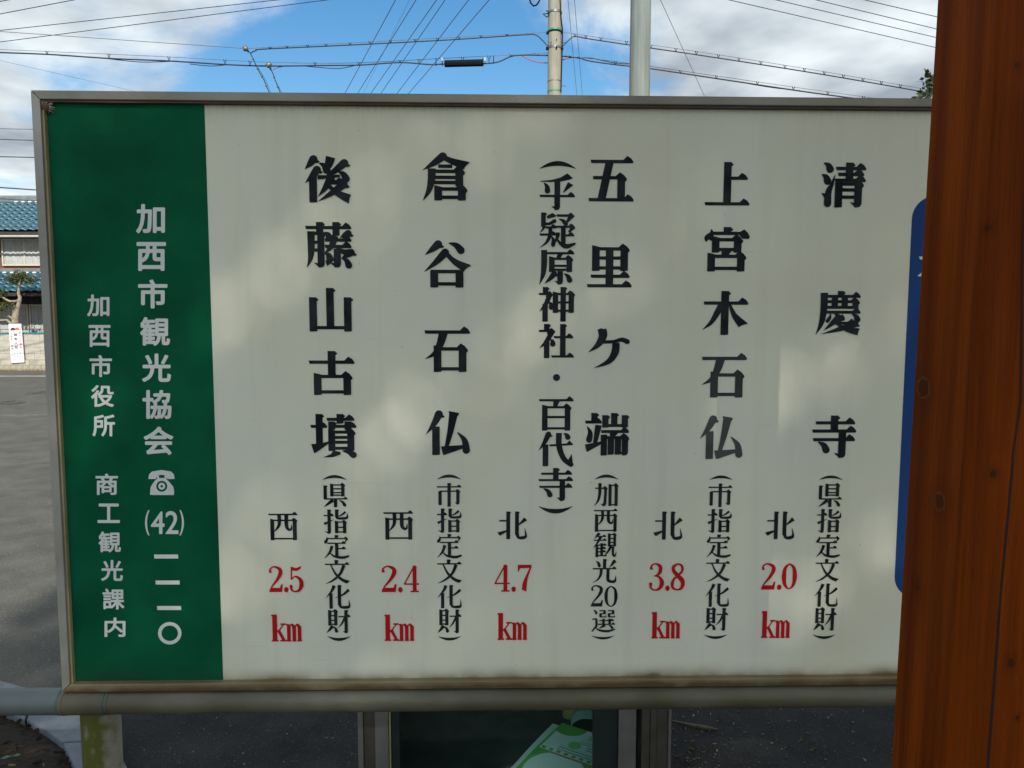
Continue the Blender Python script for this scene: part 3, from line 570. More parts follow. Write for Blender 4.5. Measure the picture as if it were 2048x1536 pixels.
# spider's egg nest in the corner of the frame
c = SP(*plane(97, 216, WP), WP+.006); t = thing('spider_nest', c, 'brown spider nest with white silk in the upper corner of the signboard frame', 'spider nest')
MB().blob(c, (.0085, .008, .0095), 10, 7, .16).build('cocoon', mat('cocoon_brown', (.09, .05, .025), (.18, .11, .05), 200, .9, bump=.5), t)
M_SILK = mat('silk', (.6, .6, .55), (.5, .48, .42), 60, .8); m = MB()
for k in range(34):
    q = random.uniform(0, 6.3); e2 = SU*math.cos(q)*random.uniform(.007, .014)+SV*math.sin(q)*random.uniform(.008, .017)
    m.tube([c+e2*.35+SN*.005, c+e2*.75+SN*.003, c+e2-SN*.0055], [.0006, .0006, .0003], 4)
for k in range(7): m.blob(c+SU*random.uniform(-.010, .010)+SV*random.choice((-1, 1))*random.uniform(.006, .010)-SN*.001, (.003, .002, .0022), 6, 4, .3)
m.build('silk', M_SILK, t)
# ------------------------------------------------------------------ pipe rail under the board
pr = .0268
def rail_pt(px_, py_=1411.5): d = ray(px_, py_); o = S0-SN*.004; tt = (o-CAM).dot(SN)/d.dot(SN); return CAM+d*tt
pc = rail_pt(600); pv = plane(600, 1411.5, -.004)[1]
def RP(u): return SP(u, vB+pr+.0012, -.017)
u1_, u2_ = plane(118, 1411)[0], plane(206, 1411)[0]
railing = thing('pipe_railing', Vector((RP(u2_).x, RP(u2_).y, 0)), 'stained steel pipe rail on a mossy post, running under the signboard', 'railing')
M_PIPE = mat('stained_pipe', (.11, .10, .062), (.165, .155, .115), 9, .5, bump=.12, bscale=70, metal=.15, stretch=(.5, 1, 1), extra=lambda nt, tc, mp, c, p: _mix(nt, _math(nt, 'MULTIPLY', _noise(nt, tc.outputs['Object'], 5, 7, .45, .7), .7), c, (.07, .06, .03)))
M_PIPE2 = mat('grey_pipe', (.078, .104, .104), (.12, .14, .135), 7, .5, bump=.1, bscale=60, metal=.15, stretch=(.5, 1, 1))
MB().tube([RP(u1_-1.8), RP(u1_)], pr*.985, 36).build('rail', M_PIPE2, railing)
MB().tube([RP(u1_-.001), RP(u2_)], pr, 36).build('sleeve', M_PIPE, railing)
MB().tube([RP(u2_+.0005), RP(uR+.6)], pr*.975, 36).build('rail', M_PIPE, railing)
M_CORD = mat('green_seal', (.03, .10, .085), (.05, .13, .1), 40, .6)
for uu, mt_, rr, du in ((u1_-.002, M_CORD, 1.012, .0045), (u1_+.006, M_PIPE, 1.035, .006), (u1_+.0145, M_PIPE, 1.012, .004), (u2_+.001, M_CORD, 1.012, .003), (u2_+.008, M_PIPE, 1.01, .005)):
    MB().tube([RP(uu-du/2), RP(uu+du/2)], pr*rr, 36).build('collar', mt_, railing)
pA = at(202, 1440, RP(0).y+.03); prd = .0385
def moss_extra(nt, tc, mp, colr, p):
    se = nt.nodes.new('ShaderNodeSeparateXYZ'); nt.links.new(tc.outputs['Object'], se.inputs[0])
    mr = nt.nodes.new('ShaderNodeMapRange'); nt.links.new(_math(nt, 'ADD', se.outputs[0], _math(nt, 'MULTIPLY', _math(nt, 'SUBTRACT', _noise(nt, tc.outputs['Object'], 30, 6, .2, .8), .5), .045)), mr.inputs[0]); mr.inputs[1].default_value = pA.x-railing.location.x+.034; mr.inputs[2].default_value = pA.x-railing.location.x+.008
    nz = _noise(nt, mp.outputs[0], 34, 8, .30, .50, .7)
    f = _math(nt, 'MINIMUM', _math(nt, 'MULTIPLY', mr.outputs[0], _math(nt, 'ADD', nz, .25)), .97)
    return _mix(nt, f, colr, (.085, .088, .006))
M_MOSS = mat('mossy_post', (.22, .21, .15), (.32, .31, .24), 22, .85, bump=.5, bscale=50, stretch=(1, 1, .5), extra=moss_extra)
for xx in (pA.x, pA.x+2.2): MB().tube([(xx, pA.y, -.02), (xx, pA.y, RP(0).z-.004)], prd, 32).build('post', M_MOSS, railing)
# ------------------------------------------------------------------ showcase of leaflets behind the board
CY, CD = 1.78, .58
def cx_(px_): return at(px_, 1490, CY).x
case = thing('leaflet_showcase', (cx_(1030), CY+CD/2, 0), 'brown metal framed glass showcase holding leaflets, standing behind the signboard', 'showcase')
M_BRZ = mat('bronze_aluminium', (.075, .066, .055), (.10, .09, .075), 20, .45, metal=.4)
M_BRZL = mat('pale_aluminium', (.17, .165, .155), (.21, .205, .195), 20, .45, metal=.4)
M_TEAL = mat('dark_sash', (.02, .03, .03), (.028, .04, .04), 20, .4, metal=.3)
M_DARK = mat('dark_lining', (.02, .02, .02), (.035, .033, .03), 14, .9)
M_BRWN = mat('brown_board', (.06, .033, .022), (.085, .048, .03), 14, .8, stretch=(1, 1, 8))
M_GAS = mat('gasket', (.32, .32, .14), (.25, .25, .1), 20, .6)
ZT = .60
for a, b, y0, y1, mt_, nm in ((716, 727, 0, .05, M_BRZL, 'corner_post'), (727, 751, .006, .05, M_BRZ, 'corner_post'), (751, 778, -.004, .05, M_BRZL, 'corner_post'), (778, 782, .002, .02, M_GAS, 'gasket'), (783, 799, .006, .03, M_TEAL, 'sash'),
                              (1187, 1236, .008, .03, M_TEAL, 'sash'), (1237, 1272, -.002, .03, M_BRZL, 'sash'), (1283, 1300, 0, .05, M_BRZ, 'corner_post'), (1300, 1312, -.004, .05, M_BRZ, 'corner_post'), (1312, 1336, .002, .05, M_BRZ, 'corner_post'), (1336, 1342, -.003, .05, M_BRZL, 'corner_post')):
    MB().box((cx_(a), CY+y0, 0), (cx_(b)-.0006, CY+y1, ZT)).build(nm, mt_, case, bevel=.001)
xl, xr = cx_(716), cx_(1342)
for a in (xl, xr-.03): MB().box((a, CY+CD-.03, 0), (a+.03, CY+CD, ZT)).build('corner_post', M_BRZ, case)
for a, b in (((xl-.01, CY-.01, ZT), (xr+.01, CY+.05, ZT+.03)), ((xl-.01, CY+CD-.05, ZT), (xr+.01, CY+CD+.01, ZT+.03)), ((xl-.01, CY+.05, ZT), (xl+.05, CY+CD-.05, ZT+.03)), ((xr-.05, CY+.05, ZT), (xr+.01, CY+CD-.05, ZT+.03))): MB().box(a, b).build('top_rail', M_BRZ, case)
MB().box((xl+.005, CY+CD-.02, .08), (xr-.005, CY+CD-.008, ZT)).build('back_board', M_BRWN, case)
for a in (xl+.012, xr-.03): MB().box((a, CY+.05, .08), (a+.01, CY+CD-.03, ZT)).build('side_panel', M_DARK, case)
SHZ = .30
MB().box((xl+.022, CY+.032, SHZ-.015), (xr-.032, CY+CD-.021, SHZ)).build('shelf', M_DARK, case)
MB().box((xl+.03, CY+.031, .0), (xr-.03, CY+CD-.022, .08)).build('plinth', M_DARK, case)
MB().tube([(cx_(960), CY+CD-.05, SHZ+.10), (cx_(1110), CY+CD-.04, SHZ+.01)], .008, 8).build('brace', M_BRWN, case)
def glass():
    m_ = bpy.data.materials.new('tinted_glass'); m_.use_nodes = True; nt = m_.node_tree; N, L = nt.nodes, nt.links; N.remove(N['Principled BSDF'])
    t_ = N.new('ShaderNodeBsdfTransparent'); t_.inputs[0].default_value = (.82, .97, .93, 1); gl = N.new('ShaderNodeBsdfGlossy'); gl.inputs['Roughness'].default_value = .03
    fr = N.new('ShaderNodeFresnel'); fr.inputs[0].default_value = 1.45; mx = N.new('ShaderNodeMixShader'); L.new(fr.outputs[0], mx.inputs[0]); L.new(t_.outputs[0], mx.inputs[1]); L.new(gl.outputs[0], mx.inputs[2]); L.new(mx.outputs[0], N['Material Output'].inputs[0]); return m_
MB().box((cx_(799)-.002, CY+.012, .08), (cx_(1187)+.002, CY+.016, ZT)).build('glass_pane', glass(), case)
MB().box((xl+.048, CY+.048, ZT+.008), (xr-.048, CY+CD-.048, ZT+.012)).build('glass_pane', bpy.data.materials['tinted_glass'], case)
# leaflets on the shelf
def print_mat():
    def ex(nt, tc, mp, colr, p):
        se = nt.nodes.new('ShaderNodeSeparateXYZ'); nt.links.new(tc.outputs['Generated'], se.inputs[0]); x, y = se.outputs[0], se.outputs[1]
        def band(v, a, b): return _math(nt, 'MULTIPLY', _math(nt, 'GREATER_THAN', v, a), _math(nt, 'LESS_THAN', v, b))
        def rect(a, b, c_, d): return _math(nt, 'MULTIPLY', band(x, a, b), band(y, c_, d))
        def disc(cx, cy, r): return _math(nt, 'LESS_THAN', _math(nt, 'ADD', _math(nt, 'POWER', _math(nt, 'SUBTRACT', x, cx), 2.0), _math(nt, 'MULTIPLY', _math(nt, 'POWER', _math(nt, 'SUBTRACT', y, cy), 2.0), 1.9)), r*r)
        g_, w_, r_, k_ = (.10, .36, .06), (.68, .72, .70), (.55, .12, .10), (.12, .14, .16)
        c = _mix(nt, band(y, -1, .50), colr, g_)
        c = _mix(nt, disc(.45, .24, .40), c, w_)
        c = _mix(nt, rect(.2, 1.0, .475, .50), c, r_); c = _mix(nt, rect(.3, .6, .17, .25), c, r_)
        c = _mix(nt, band(x, -1, .035), c, g_); c = _mix(nt, disc(.17, .985, .24), c, g_); c = _mix(nt, disc(.42, .70, .09), c, (.25, .55, .22))
        line = _math(nt, 'GREATER_THAN', _math(nt, 'FRACT', _math(nt, 'MULTIPLY', y, 26.0)), .55)
        for a, b, c_, d in ((.5, .95, .84, .93), (.45, .98, .76, .80), (.6, .95, .66, .74), (.25, .95, .56, .64)):
            c = _mix(nt, _math(nt, 'MULTIPLY', _math(nt, 'MULTIPLY', rect(a, b, c_, d), line), .7), c, k_)
        mk = _math(nt, 'MULTIPLY', band(y, .51, .55), _math(nt, 'GREATER_THAN', _math(nt, 'FRACT', _math(nt, 'MULTIPLY', x, 9.0)), .5))
        return _mix(nt, mk, c, g_)
    return mat('leaflet_print', (.68, .72, .70), (.66, .70, .68), 3, .4, extra=ex)
M_LEAF_P = print_mat(); M_PLAIN = mat('leaflet_back', (.60, .66, .64), (.45, .58, .38), 5, .5, lo=.5, hi=.7)
q0, q1 = gnd(1124, 1452, SHZ), gnd(1040, 1536, SHZ); ey_ = (q0-q1); ey_.z = 0; ey_ = ey_.normalized(); ex_2 = Vector((ey_.y, -ey_.x, 0))
for i, (du, dv, rot, lab) in enumerate(((0, 0, 0, 'green and white printed leaflet on top of the stack behind the glass'), (-.012, -.012, 2.5, 'second leaflet of the stack, its edge showing under the top one'), (-.022, -.035, -3, 'lowest leaflet of the stack behind the glass, pushed furthest out'))):
    zz = SHZ+.010-.004*i; M3 = Matrix.Rotation(R(rot), 3, 'Z')
    me = bpy.data.meshes.new('leaflet'); w_, h_ = .21, .297; n_ = 8; vv, ff = [], []
    for k in range(n_+1):
        for s_ in (0, 1): vv.append((w_*s_, h_*k/n_, .004*math.sin(k/n_*3.1)+(.003*s_)))
    nv = len(vv); vv += [(x, y, z-.0022) for x, y, z in vv]
    for k in range(n_): a = 2*k; ff += [(a, a+1, a+3, a+2), (nv+a+2, nv+a+3, nv+a+1, nv+a), (a, a+2, nv+a+2, nv+a), (a+1, nv+a+1, nv+a+3, a+3)]
    ff += [(0, nv, nv+1, 1), (2*n_, 2*n_+1, nv+2*n_+1, nv+2*n_)]
    me.from_pydata(vv, [], ff); o = bpy.data.objects.new('leaflet', me); col.objects.link(o); me.materials.append(M_LEAF_P if i == 0 else M_PLAIN)
    org = q0-ey_*h_+ex_2*du+ey_*dv; o.location = (org.x, org.y, zz); o.rotation_euler = (0, 0, math.atan2(ex_2.y, ex_2.x)+R(rot)); tag(o, lab, 'leaflet', 'leaflets stacked in the showcase')
c = gnd(1142, 1450, SHZ)+Vector((0, .05, 0)); MB().tube([c, c+Vector((0, 0, .16))], .022, 20).build('paper_roll', mat('kraft_roll', (.42, .30, .09), (.36, .25, .07), 20, .7), label='yellow rolled paper tube standing behind the leaflets', cat='paper roll')
m = MB(); c2 = gnd(1166, 1462, SHZ)+Vector((.012, .02, .0)); nn = 10
o_ = [(c2.x+.045*math.cos(math.pi*k/nn), c2.z+.028*math.sin(math.pi*k/nn)) for k in range(nn+1)]; i2 = [(c2.x+.0435*math.cos(math.pi*k/nn), c2.z+.0265*math.sin(math.pi*k/nn)) for k in range(nn+1)]
for k in range(nn): m.hexa([(x, c2.y, z) for x, z in (o_[k], o_[k+1], i2[k+1], i2[k])], [(x, c2.y+.05, z) for x, z in (o_[k], o_[k+1], i2[k+1], i2[k])])
m.build('curled_pamphlet', mat('pale_paper', (.30, .42, .40), (.26, .38, .36), 10, .6), label='pale curled pamphlet arched behind the leaflet stack', cat='pamphlet')
# ------------------------------------------------------------------ timber shelter whose corner post stands beside the camera
PY = .75; PX = .4905; PS = .114
def wood_extra(nt, tc, mp, colr, p):
    L = nt.links; obj = tc.outputs['Object']
    ms = nt.nodes.new('ShaderNodeMapping'); ms.inputs['Scale'].default_value = (55, 55, 1.6); L.new(obj, ms.inputs[0])
    gr_ = _noise(nt, ms.outputs[0], 1, 7, .35, .68)
    c = _mix(nt, _math(nt, 'MULTIPLY', gr_, .6), colr, (.12, .022, .001))
    ms2 = nt.nodes.new('ShaderNodeMapping'); ms2.inputs['Scale'].default_value = (260, 260, 3); L.new(obj, ms2.inputs[0])
    c = _mix(nt, _math(nt, 'MULTIPLY', _noise(nt, ms2.outputs[0], 1, 4, .5, .75), .35), c, (.07, .014, .002))
    ms3 = nt.nodes.new('ShaderNodeMapping'); ms3.inputs['Scale'].default_value = (16, 16, .45); L.new(obj, ms3.inputs[0])
    c = _mix(nt, _math(nt, 'MULTIPLY', _noise(nt, ms3.outputs[0], 1, 4, .40, .60), .75), c, (.075, .012, .001))
    ms4 = nt.nodes.new('ShaderNodeMapping'); ms4.inputs['Scale'].default_value = (700, 700, 9); L.new(obj, ms4.inputs[0])
    c = _mix(nt, _math(nt, 'MULTIPLY', _noise(nt, ms4.outputs[0], 1, 3, .55, .7), .4), c, (.05, .010, .001))
    for kx, ky, kz_, rx, rz in KNOTS:                                   # knots of the timber
        vd = nt.nodes.new('ShaderNodeVectorMath'); vd.operation = 'SUBTRACT'; L.new(obj, vd.inputs[0]); vd.inputs[1].default_value = (kx, ky, kz_)
        vm = nt.nodes.new('ShaderNodeVectorMath'); vm.operation = 'MULTIPLY'; L.new(vd.outputs[0], vm.inputs[0]); vm.inputs[1].default_value = (1/rx, 1/rx, 1/rz)
        vl = nt.nodes.new('ShaderNodeVectorMath'); vl.operation = 'LENGTH'; L.new(vm.outputs[0], vl.inputs[0])
        d_ = _math(nt, 'ADD', vl.outputs['Value'], _math(nt, 'MULTIPLY', _noise(nt, obj, 160, 3, .3, .7), .25))
        halo = nt.nodes.new('ShaderNodeMapRange'); L.new(d_, halo.inputs[0]); halo.inputs[1].default_value = 3.2; halo.inputs[2].default_value = .9
        c = _mix(nt, _math(nt, 'MULTIPLY', halo.outputs[0], .45), c, (.07, .014, .002))
        core = nt.nodes.new('ShaderNodeMapRange'); L.new(d_, core.inputs[0]); core.inputs[1].default_value = 1.12; core.inputs[2].default_value = .92
        c = _mix(nt, _math(nt, 'MULTIPLY', core.outputs[0], .45 if rx > .0085 else .8), c, (.045, .014, .004))
        rim = _math(nt, 'MULTIPLY', _math(nt, 'GREATER_THAN', d_, 1.0), _math(nt, 'LESS_THAN', d_, 1.16))
        c = _mix(nt, _math(nt, 'MULTIPLY', rim, .22 if rx > .0085 else .0), c, (.30, .17, .07))
    return c
shelter = thing('timber_shelter', (1.9, -.6, 0), 'orange stained timber post of a shelter, with knots and a long drying crack', 'shelter')
def face_pt(px_, py_, side):      # pixel on the post's left side (x = PX) or front (y = PY), as mesh coordinates
    d = ray(px_, py_); tt = (PX/d.x) if side else (PY/d.y); q = CAM+d*tt; return q-shelter.location
KNOTS = []
for x, y, s_, rx, rz in ((1848, 776, 1, .013, .013), (1884, 1003, 1, .010, .011), (1842, 1175, 1, .006, .008), (2035, 131, 0, .0032, .0038), (1976, 456, 0, .004, .0038), (1986, 948, 0, .0042, .0045), (2022, 1326, 0, .004, .006), (2035, 1436, 0, .0022, .003)):
    q = face_pt(x, y, s_); KNOTS.append((q.x, q.y, q.z, rx, rz))
M_WOOD = mat('stained_timber', (.36, .070, .0015), (.24, .043, .001), 3, .65, bump=.45, bscale=26, stretch=(9, 9, .5), extra=wood_extra, spec=.06)
KNOTS = []
M_WOOD2 = mat('stained_beam', (.235, .055, .0075), (.165, .036, .0045), 3, .5, bump=.15, bscale=26, stretch=(4, 4, 4))
lean = .0135                                                              # the post leans a little
def post_sec(x, y, z, s=PS): x = x+(z-EYE)*lean; k = .004; return [(x+k, y, z), (x+s-k, y, z), (x+s, y+k, z), (x+s, y+s-k, z), (x+s-k, y+s, z), (x+k, y+s, z), (x, y+s-k, z), (x, y+k, z)]
m = MB(); secs = [post_sec(PX, PY, z) for z in (0, .6, .9, 1.2, 1.5, 1.8, 2.1, 2.75)]
crk = [(at(x, y, PY)) for x, y in ((2044, 520), (2041, 800), (2026, 905), (2023, 950), (2000, 1200), (1990, 1340), (1975, 1536))]
for i in range(len(secs)-1): m.add(secs[i]+secs[i+1], [(k, (k+1) % 8, 8+(k+1) % 8, 8+k) for k in range(8)])
m.add(secs[0], [tuple(range(8))[::-1]]); m.add(secs[-1], [tuple(range(8))])
m.build('post', M_WOOD, shelter)
# drying crack: a shallow dark split standing in the face
ck = MB(); L_, R_ = [], []
ckp = [at(2047, 380, PY)]+crk+[at(1962, 1680, PY)]
for i, p in enumerate(ckp):
    w = (.0002, .0008, .0011, .0009, .0013, .0012, .0015, .0014, .0014)[i]; L_.append(p+Vector((-w, -.0006, 0))); R_.append(p+Vector((w, -.0006, 0)))
ck.add(L_+R_, [(i, i+1, len(L_)+i+1, len(L_)+i) for i in range(len(L_)-1)]); ck.build('crack', mat('crack_dark', (.012, .004, .002), rough=.9), shelter)
for x, y in ((3.1, PY), (1.78, 2.62), (3.1, 2.62)):
    m = MB(); m.box((x, y, 0), (x+PS, y+PS, 2.75)); m.build('post', M_WOOD2, shelter, bevel=.004)
RX0, RX1, RY0, RY1 = -.75, 3.7, .30, 3.0  # unseen roof, its reach set to shade the ground behind the board
for y in (PY-.02, 2.60): MB().box((RX0+.1, y, 2.75), (RX1-.1, y+.14, 2.93)).build('beam', M_WOOD2, shelter, bevel=.004)
for x in (PX-.02, 3.08): MB().box((x, RY0+.1, 2.93), (x+.14, RY1-.1, 3.05)).build('beam', M_WOOD2, shelter, bevel=.004)
for k in range(10): x = RX0+.05+k*.475; MB().box((x, RY0+.02, 3.05), (x+.06, RY1-.02, 3.12)).build('rafter', M_WOOD2, shelter)
M_SHR = mat('cedar_roof', (.10, .07, .045), (.16, .115, .075), 5, .8, stretch=(6, 1, 1))
for k in range(18): y = RY0+k*.15; MB().box((RX0, y, 3.12), (RX1, y+.1495, 3.138)).build('roof_plank', M_SHR, shelter)
# ------------------------------------------------------------------ poles
M_CONC = mat('pole_concrete', (.21, .20, .155), (.29, .275, .22), 5, .75, bump=.15, bscale=40, stretch=(4, 4, .5))
M_STEEL = mat('pole_steel', (.145, .175, .165), (.215, .245, .23), 4, .8, metal=.0, spec=.2, stretch=(8, 8, .5), extra=lambda nt, tc, mp, c, p: _mix(nt, _math(nt, 'MULTIPLY', _noise(nt, mp.outputs[0], 2.2, 6, .55, .7), .5), c, (.33, .25, .14)))
M_BLK = mat('black_plastic', (.006, .008, .011), (.01, .012, .015), 20, .8, spec=.08)
M_GALV = mat('galvanised', (.13, .135, .14), (.18, .185, .19), 30, .45, metal=.5)
M_GRN = mat('green_band_plastic', (.035, .2, .11), (.05, .24, .14), 30, .5)
M_REDC = mat('red_cable', (.4, .05, .06), (.34, .04, .05), 30, .5)
D1 = 14.0; pb = at(1109, 180, D1); k1 = 13.2/F_PX*D1
pole = thing('utility_pole', (pb.x, D1, 0), 'concrete utility pole carrying bundled cables, with green band and bolts', 'utility pole')
MB().tube([(pb.x, D1, -.1), (pb.x, D1, 9.2)], [k1*1.2, k1*.93], 24).build('shaft', M_CONC, pole)
def ringp(y, h, mt_, nm, rr=1.06): z = at(1109, y, D1).z; MB().tube([(pb.x, D1, z-h), (pb.x, D1, z+h)], k1*rr, 24).build(nm, mt_, pole)
ringp(62, .016, M_GRN, 'band'); ringp(65.5, .012, M_BLK, 'band', 1.07); ringp(26, .02, M_GALV, 'band'); ringp(97, .02, M_GALV, 'band', 1.07); ringp(164, .006, M_GALV, 'band'); ringp(184, .016, M_GRN, 'band')
for x, y, w, h in ((1095, 66, 2.2, 2), (1123, 65, 2.4, 2.2), (1094.5, 97, 2.6, 2), (1124, 98, 2.4, 1.8), (1113, 95, 1.4, 1.6), (1113, 79, .6, .6)):
    c = at(x, y, D1-k1*(1.05 if 1098 < x < 1120 else .3)); s_ = D1/F_PX; MB().box((c.x-w*s_, c.y-.03, c.z-h*s_), (c.x+w*s_, c.y+.03, c.z+h*s_)).build('bolt', M_BLK, pole)
A = lambda x, y, d=D1: at(x, y, d)
def tb(pts, r, mt_, nm, par, d=D1): MB().tube([A(x, y, d) for x, y in pts], r, 5).build(nm, mt_, par)
tb([(1123, 171), (1132, 171.5)], .012, M_GALV, 'step_peg', pole); tb([(1122, 85), (1132, 84.5)], .012, M_GALV, 'step_peg', pole)
tb([(1092, 21), (1099, 25), (1098, 31), (1093, 34), (1086, 28), (1096, 27)], .011, M_BLK, 'bracket', pole, D1-k1*.5); tb([(1097, 79), (1102, 88), (1103, 82)], .008, M_GALV, 'bracket', pole, D1-k1*1.1)
tb([(1120, 0), (1121.5, 30), (1125, 60), (1124, 110), (1121.8, 183)], .012, M_BLK, 'riser_cable', pole, D1-k1*.7)
tb([(1058, -6), (1061, 5), (1067, 12), (1073, 10), (1078, 3), (1081, -8)], .016, M_BLK, 'cable_loop', pole)
D2 = 6.4; pb2 = at(1279, 180, D2); k2 = 20/F_PX*D2
p2 = thing('steel_pole', (pb2.x, D2, 0), 'thick pale grey steel pole standing behind the signboard', 'pole')
MB().tube([(pb2.x, D2, -.05), (pb2.x, D2, 6.2)], [k2*1.08, k2*.93], 32).build('shaft', M_STEEL, p2)
MB().tube([(pb2.x, D2, 0), (pb2.x, D2, .03)], k2*1.9, 24).build('base_plate', M_GALV, p2)
MB().blob((pb2.x, D2, 6.2), (k2*.93, k2*.93, .04), 24, 6).build('cap', M_STEEL, p2)
# ------------------------------------------------------------------ overhead cables
M_WIRE = mat('cable_black', (.015, .017, .025), (.022, .024, .032), 20, .5)
M_MSG = mat('messenger_wire', (.10, .105, .115), (.14, .145, .15), 20, .45, metal=.4)
def smooth2(pts, n=8): return [(a, b) for a, b, _ in _sm([(x, y, 0) for x, y in pts], n)]
hang_me = None
def bundle(name, msg, cab, d, label, cat='cable', r=.011, hang=None, extra=()):
    mid = A(*cab[len(cab)//2], d); t = thing(name, (mid.x, mid.y, 0), label, cat)
    MB().tube([A(x, y, d) for x, y in smooth2(msg)], .0045, 5).build('messenger_wire', M_MSG, t)
    MB().tube([A(x, y, d-.02) for x, y in smooth2(cab)], r, 6).build('cable', M_WIRE, t)
    for pts, rr, mt_ in extra: MB().tube([A(x, y, d-.01) for x, y in smooth2(pts)], rr, 5).build('cable', mt_, t)
    if hang:
        for x in hang:
            def yy(c_):
                for (xa, ya), (xb, yb) in zip(c_, c_[1:]):
                    if xa <= x <= xb: return ya+(yb-ya)*(x-xa)/(xb-xa)
                return None
            ya, yb = yy(msg), yy(cab)
            if ya is None or yb is None: continue
            MB().tube([A(x-2.6, ya-1, d-.03), A(x, yb, d-.03), A(x+2.4, ya-.3, d-.03)], .0085, 4).build('hanger', M_BLK, t)
    return t
bundle('aerial_cable', [(495, 97), (700, 86), (900, 75), (1097, 64.5)], [(501, 106), (512, 101), (530, 98), (700, 90), (900, 79.5), (1040, 70), (1070, 69.5), (1084, 80), (1097, 94)], D1,
       'thin upper cable bundle strung to the utility pole from the splice', hang=[540, 574, 615, 652, 700, 740, 781, 830, 875, 918, 962, 1014])
bundle('aerial_cable', [(1126, 64.5), (1260, 84), (1420, 107), (1640, 142), (1860, 180), (2100, 222)], [(1124, 94), (1138, 80), (1150, 73), (1180, 78), (1260, 90), (1420, 113.5), (1640, 148), (1860, 186), (2100, 229)], D1,
       'thin upper cable bundle leaving the utility pole beyond the steel pole', hang=[1150, 1172, 1202, 1253, 1302, 1352, 1393, 1437, 1478, 1522, 1570, 1609, 1649, 1687, 1726, 1763, 1801, 1843])
bundle('aerial_cable', [(-60, 96), (0, 99), (300, 112), (530, 124), (700, 126), (900, 116), (1097, 106)], [(-60, 102), (0, 105), (100, 109), (220, 117), (340, 122), (450, 129), (535, 132), (640, 131), (720, 130), (800, 125), (860, 129), (890, 128), (985, 126), (1030, 111), (1097, 111)], D1+.3,
       'lower cable bundle with hanging loops strung from the far left to the utility pole', r=.013, hang=[94, 218, 338, 450, 500, 630, 718, 800, 838, 925, 978, 1022],
       extra=[([(600, 131), (640, 135), (680, 137), (717, 129)], .008, M_WIRE), ([(220, 118), (280, 124), (338, 123)], .008, M_WIRE), ([(380, 128), (420, 132), (450, 130)], .008, M_WIRE), ([(1044, 112), (1060, 120), (1080, 125), (1097, 126)], .009, M_REDC), ([(508, 131), (536, 133), (560, 132)], .008, M_REDC), ([(545, 140), (556, 135), (570, 132)], .008, M_REDC)])
bundle('aerial_cable', [(1122, 111), (1155, 114), (1260, 127), (1420, 150), (1600, 176), (1745, 196), (1900, 220)], [(1122, 112), (1158, 116), (1180, 122), (1230, 129), (1300, 137), (1420, 155), (1600, 182), (1745, 202), (1900, 226)], D1+.3,
       'lower cable bundle leaving the utility pole and sinking behind the signboard', r=.013, hang=[1140, 1157, 1231, 1361, 1433, 1515, 1587, 1656, 1727],
       extra=[([(1158, 116), (1180, 116), (1205, 121), (1230, 126), (1258, 128)], .009, M_WIRE), ([(1122, 121), (1138, 116), (1150, 114.5)], .009, M_REDC), ([(1500, 168), (1550, 176), (1600, 181)], .008, M_WIRE)])
cc = A(928, 127, D1+.26); t = thing('cable_closure', cc-Vector((0, 0, .08)), 'black box shaped splice closure hanging from the lower cable bundle', 'splice closure'); sD = D1/F_PX
ca, cb_ = A(889, 127.5, D1+.2), A(967, 125.5, D1+.2); dd = (cb_-ca).normalized()
MB().tube([ca, ca+dd*.02, cb_-dd*.02, cb_], [.060, .068, .068, .060], 8).build('case', M_BLK, t, bevel=.006)
for x, a, b in ((884.5, 118, 132), (966, 116, 131), (872, 116, 132), (987, 111, 126)): MB().tube([A(x, a, D1+.22), A(x, b, D1+.22)], .008, 5).build('hanger_strap', M_BLK, t)
for x in (884, 970): c = A(x, 119, D1+.22); MB().box((c.x-.02, c.y-.015, c.z-.03), (c.x+.02, c.y+.015, c.z+.03)).build('clamp', M_GALV, t)
# twisted drop wires with dampers falling towards the street
for pts, lab in (([(491, 97), (501, 107), (511, 128), (519, 145), (528, 160), (537, 182), (550, 210)], 'twisted drop wire with clamps falling from the upper splice'), ([(537, 130), (545, 145), (551, 162), (560, 184), (570, 210)], 'twisted drop wire with clamps falling from the lower splice')):
    t = thing('drop_wire', A(*pts[-1], D1-.4)-Vector((0, 0, .1)), lab, 'cable'); dp = [A(x, y, D1+.1*i) for i, (x, y) in enumerate(pts)]
    MB().tube(dp, .009, 5).build('wire', M_WIRE, t)
    MB().tube([p+Vector((.03, 0, 0))*(i > 2) for i, p in enumerate(dp)], .005, 5).build('wire', M_MSG, t)
    for i in range(len(dp)-1): q = dp[i].lerp(dp[i+1], .5); MB().blob(q, (.022, .02, .028), 6, 4).build('clamp', M_MSG, t)
    MB().blob(dp[0], (.06, .05, .05), 7, 5, .3).build('splice', M_GALV, t)
def span(p0, p1, z0, z1, r, label, group=None, ext=(.5, .5), mt_=None, sag=0.):
    """wire through two pixels, hung at heights z0 and z1, carried on past both"""
    a, b = gnd(*p0, z0), gnd(*p1, z1); d = b-a; a2, b2 = a-d*ext[0], b+d*ext[1]; pts = []
    for i in range(13): q = a2.lerp(b2, i/12); q.z -= sag*4*(i/12)*(1-i/12)-sag*.6; pts.append(q)
    m = MB(); m.tube(pts, r, 5); m.build('overhead_wire', mt_ or M_WIRE, label=label, cat='wire', group=group)
for xt, xb in ((791, 694), (832, 720), (873, 747), (890, 767), (937, 800), (978, 824)):
    span((xt, 0), (xb, 179), 12, 12, .0125, 'steep power wire of the six that cross in the blue gap', 'six steep power wires', (.4, 1.6))
span((819, 0), (730, 179), 14, 14, .006, 'hair-thin wire running among the six steep power wires', None, (.4, 1.2), M_MSG)
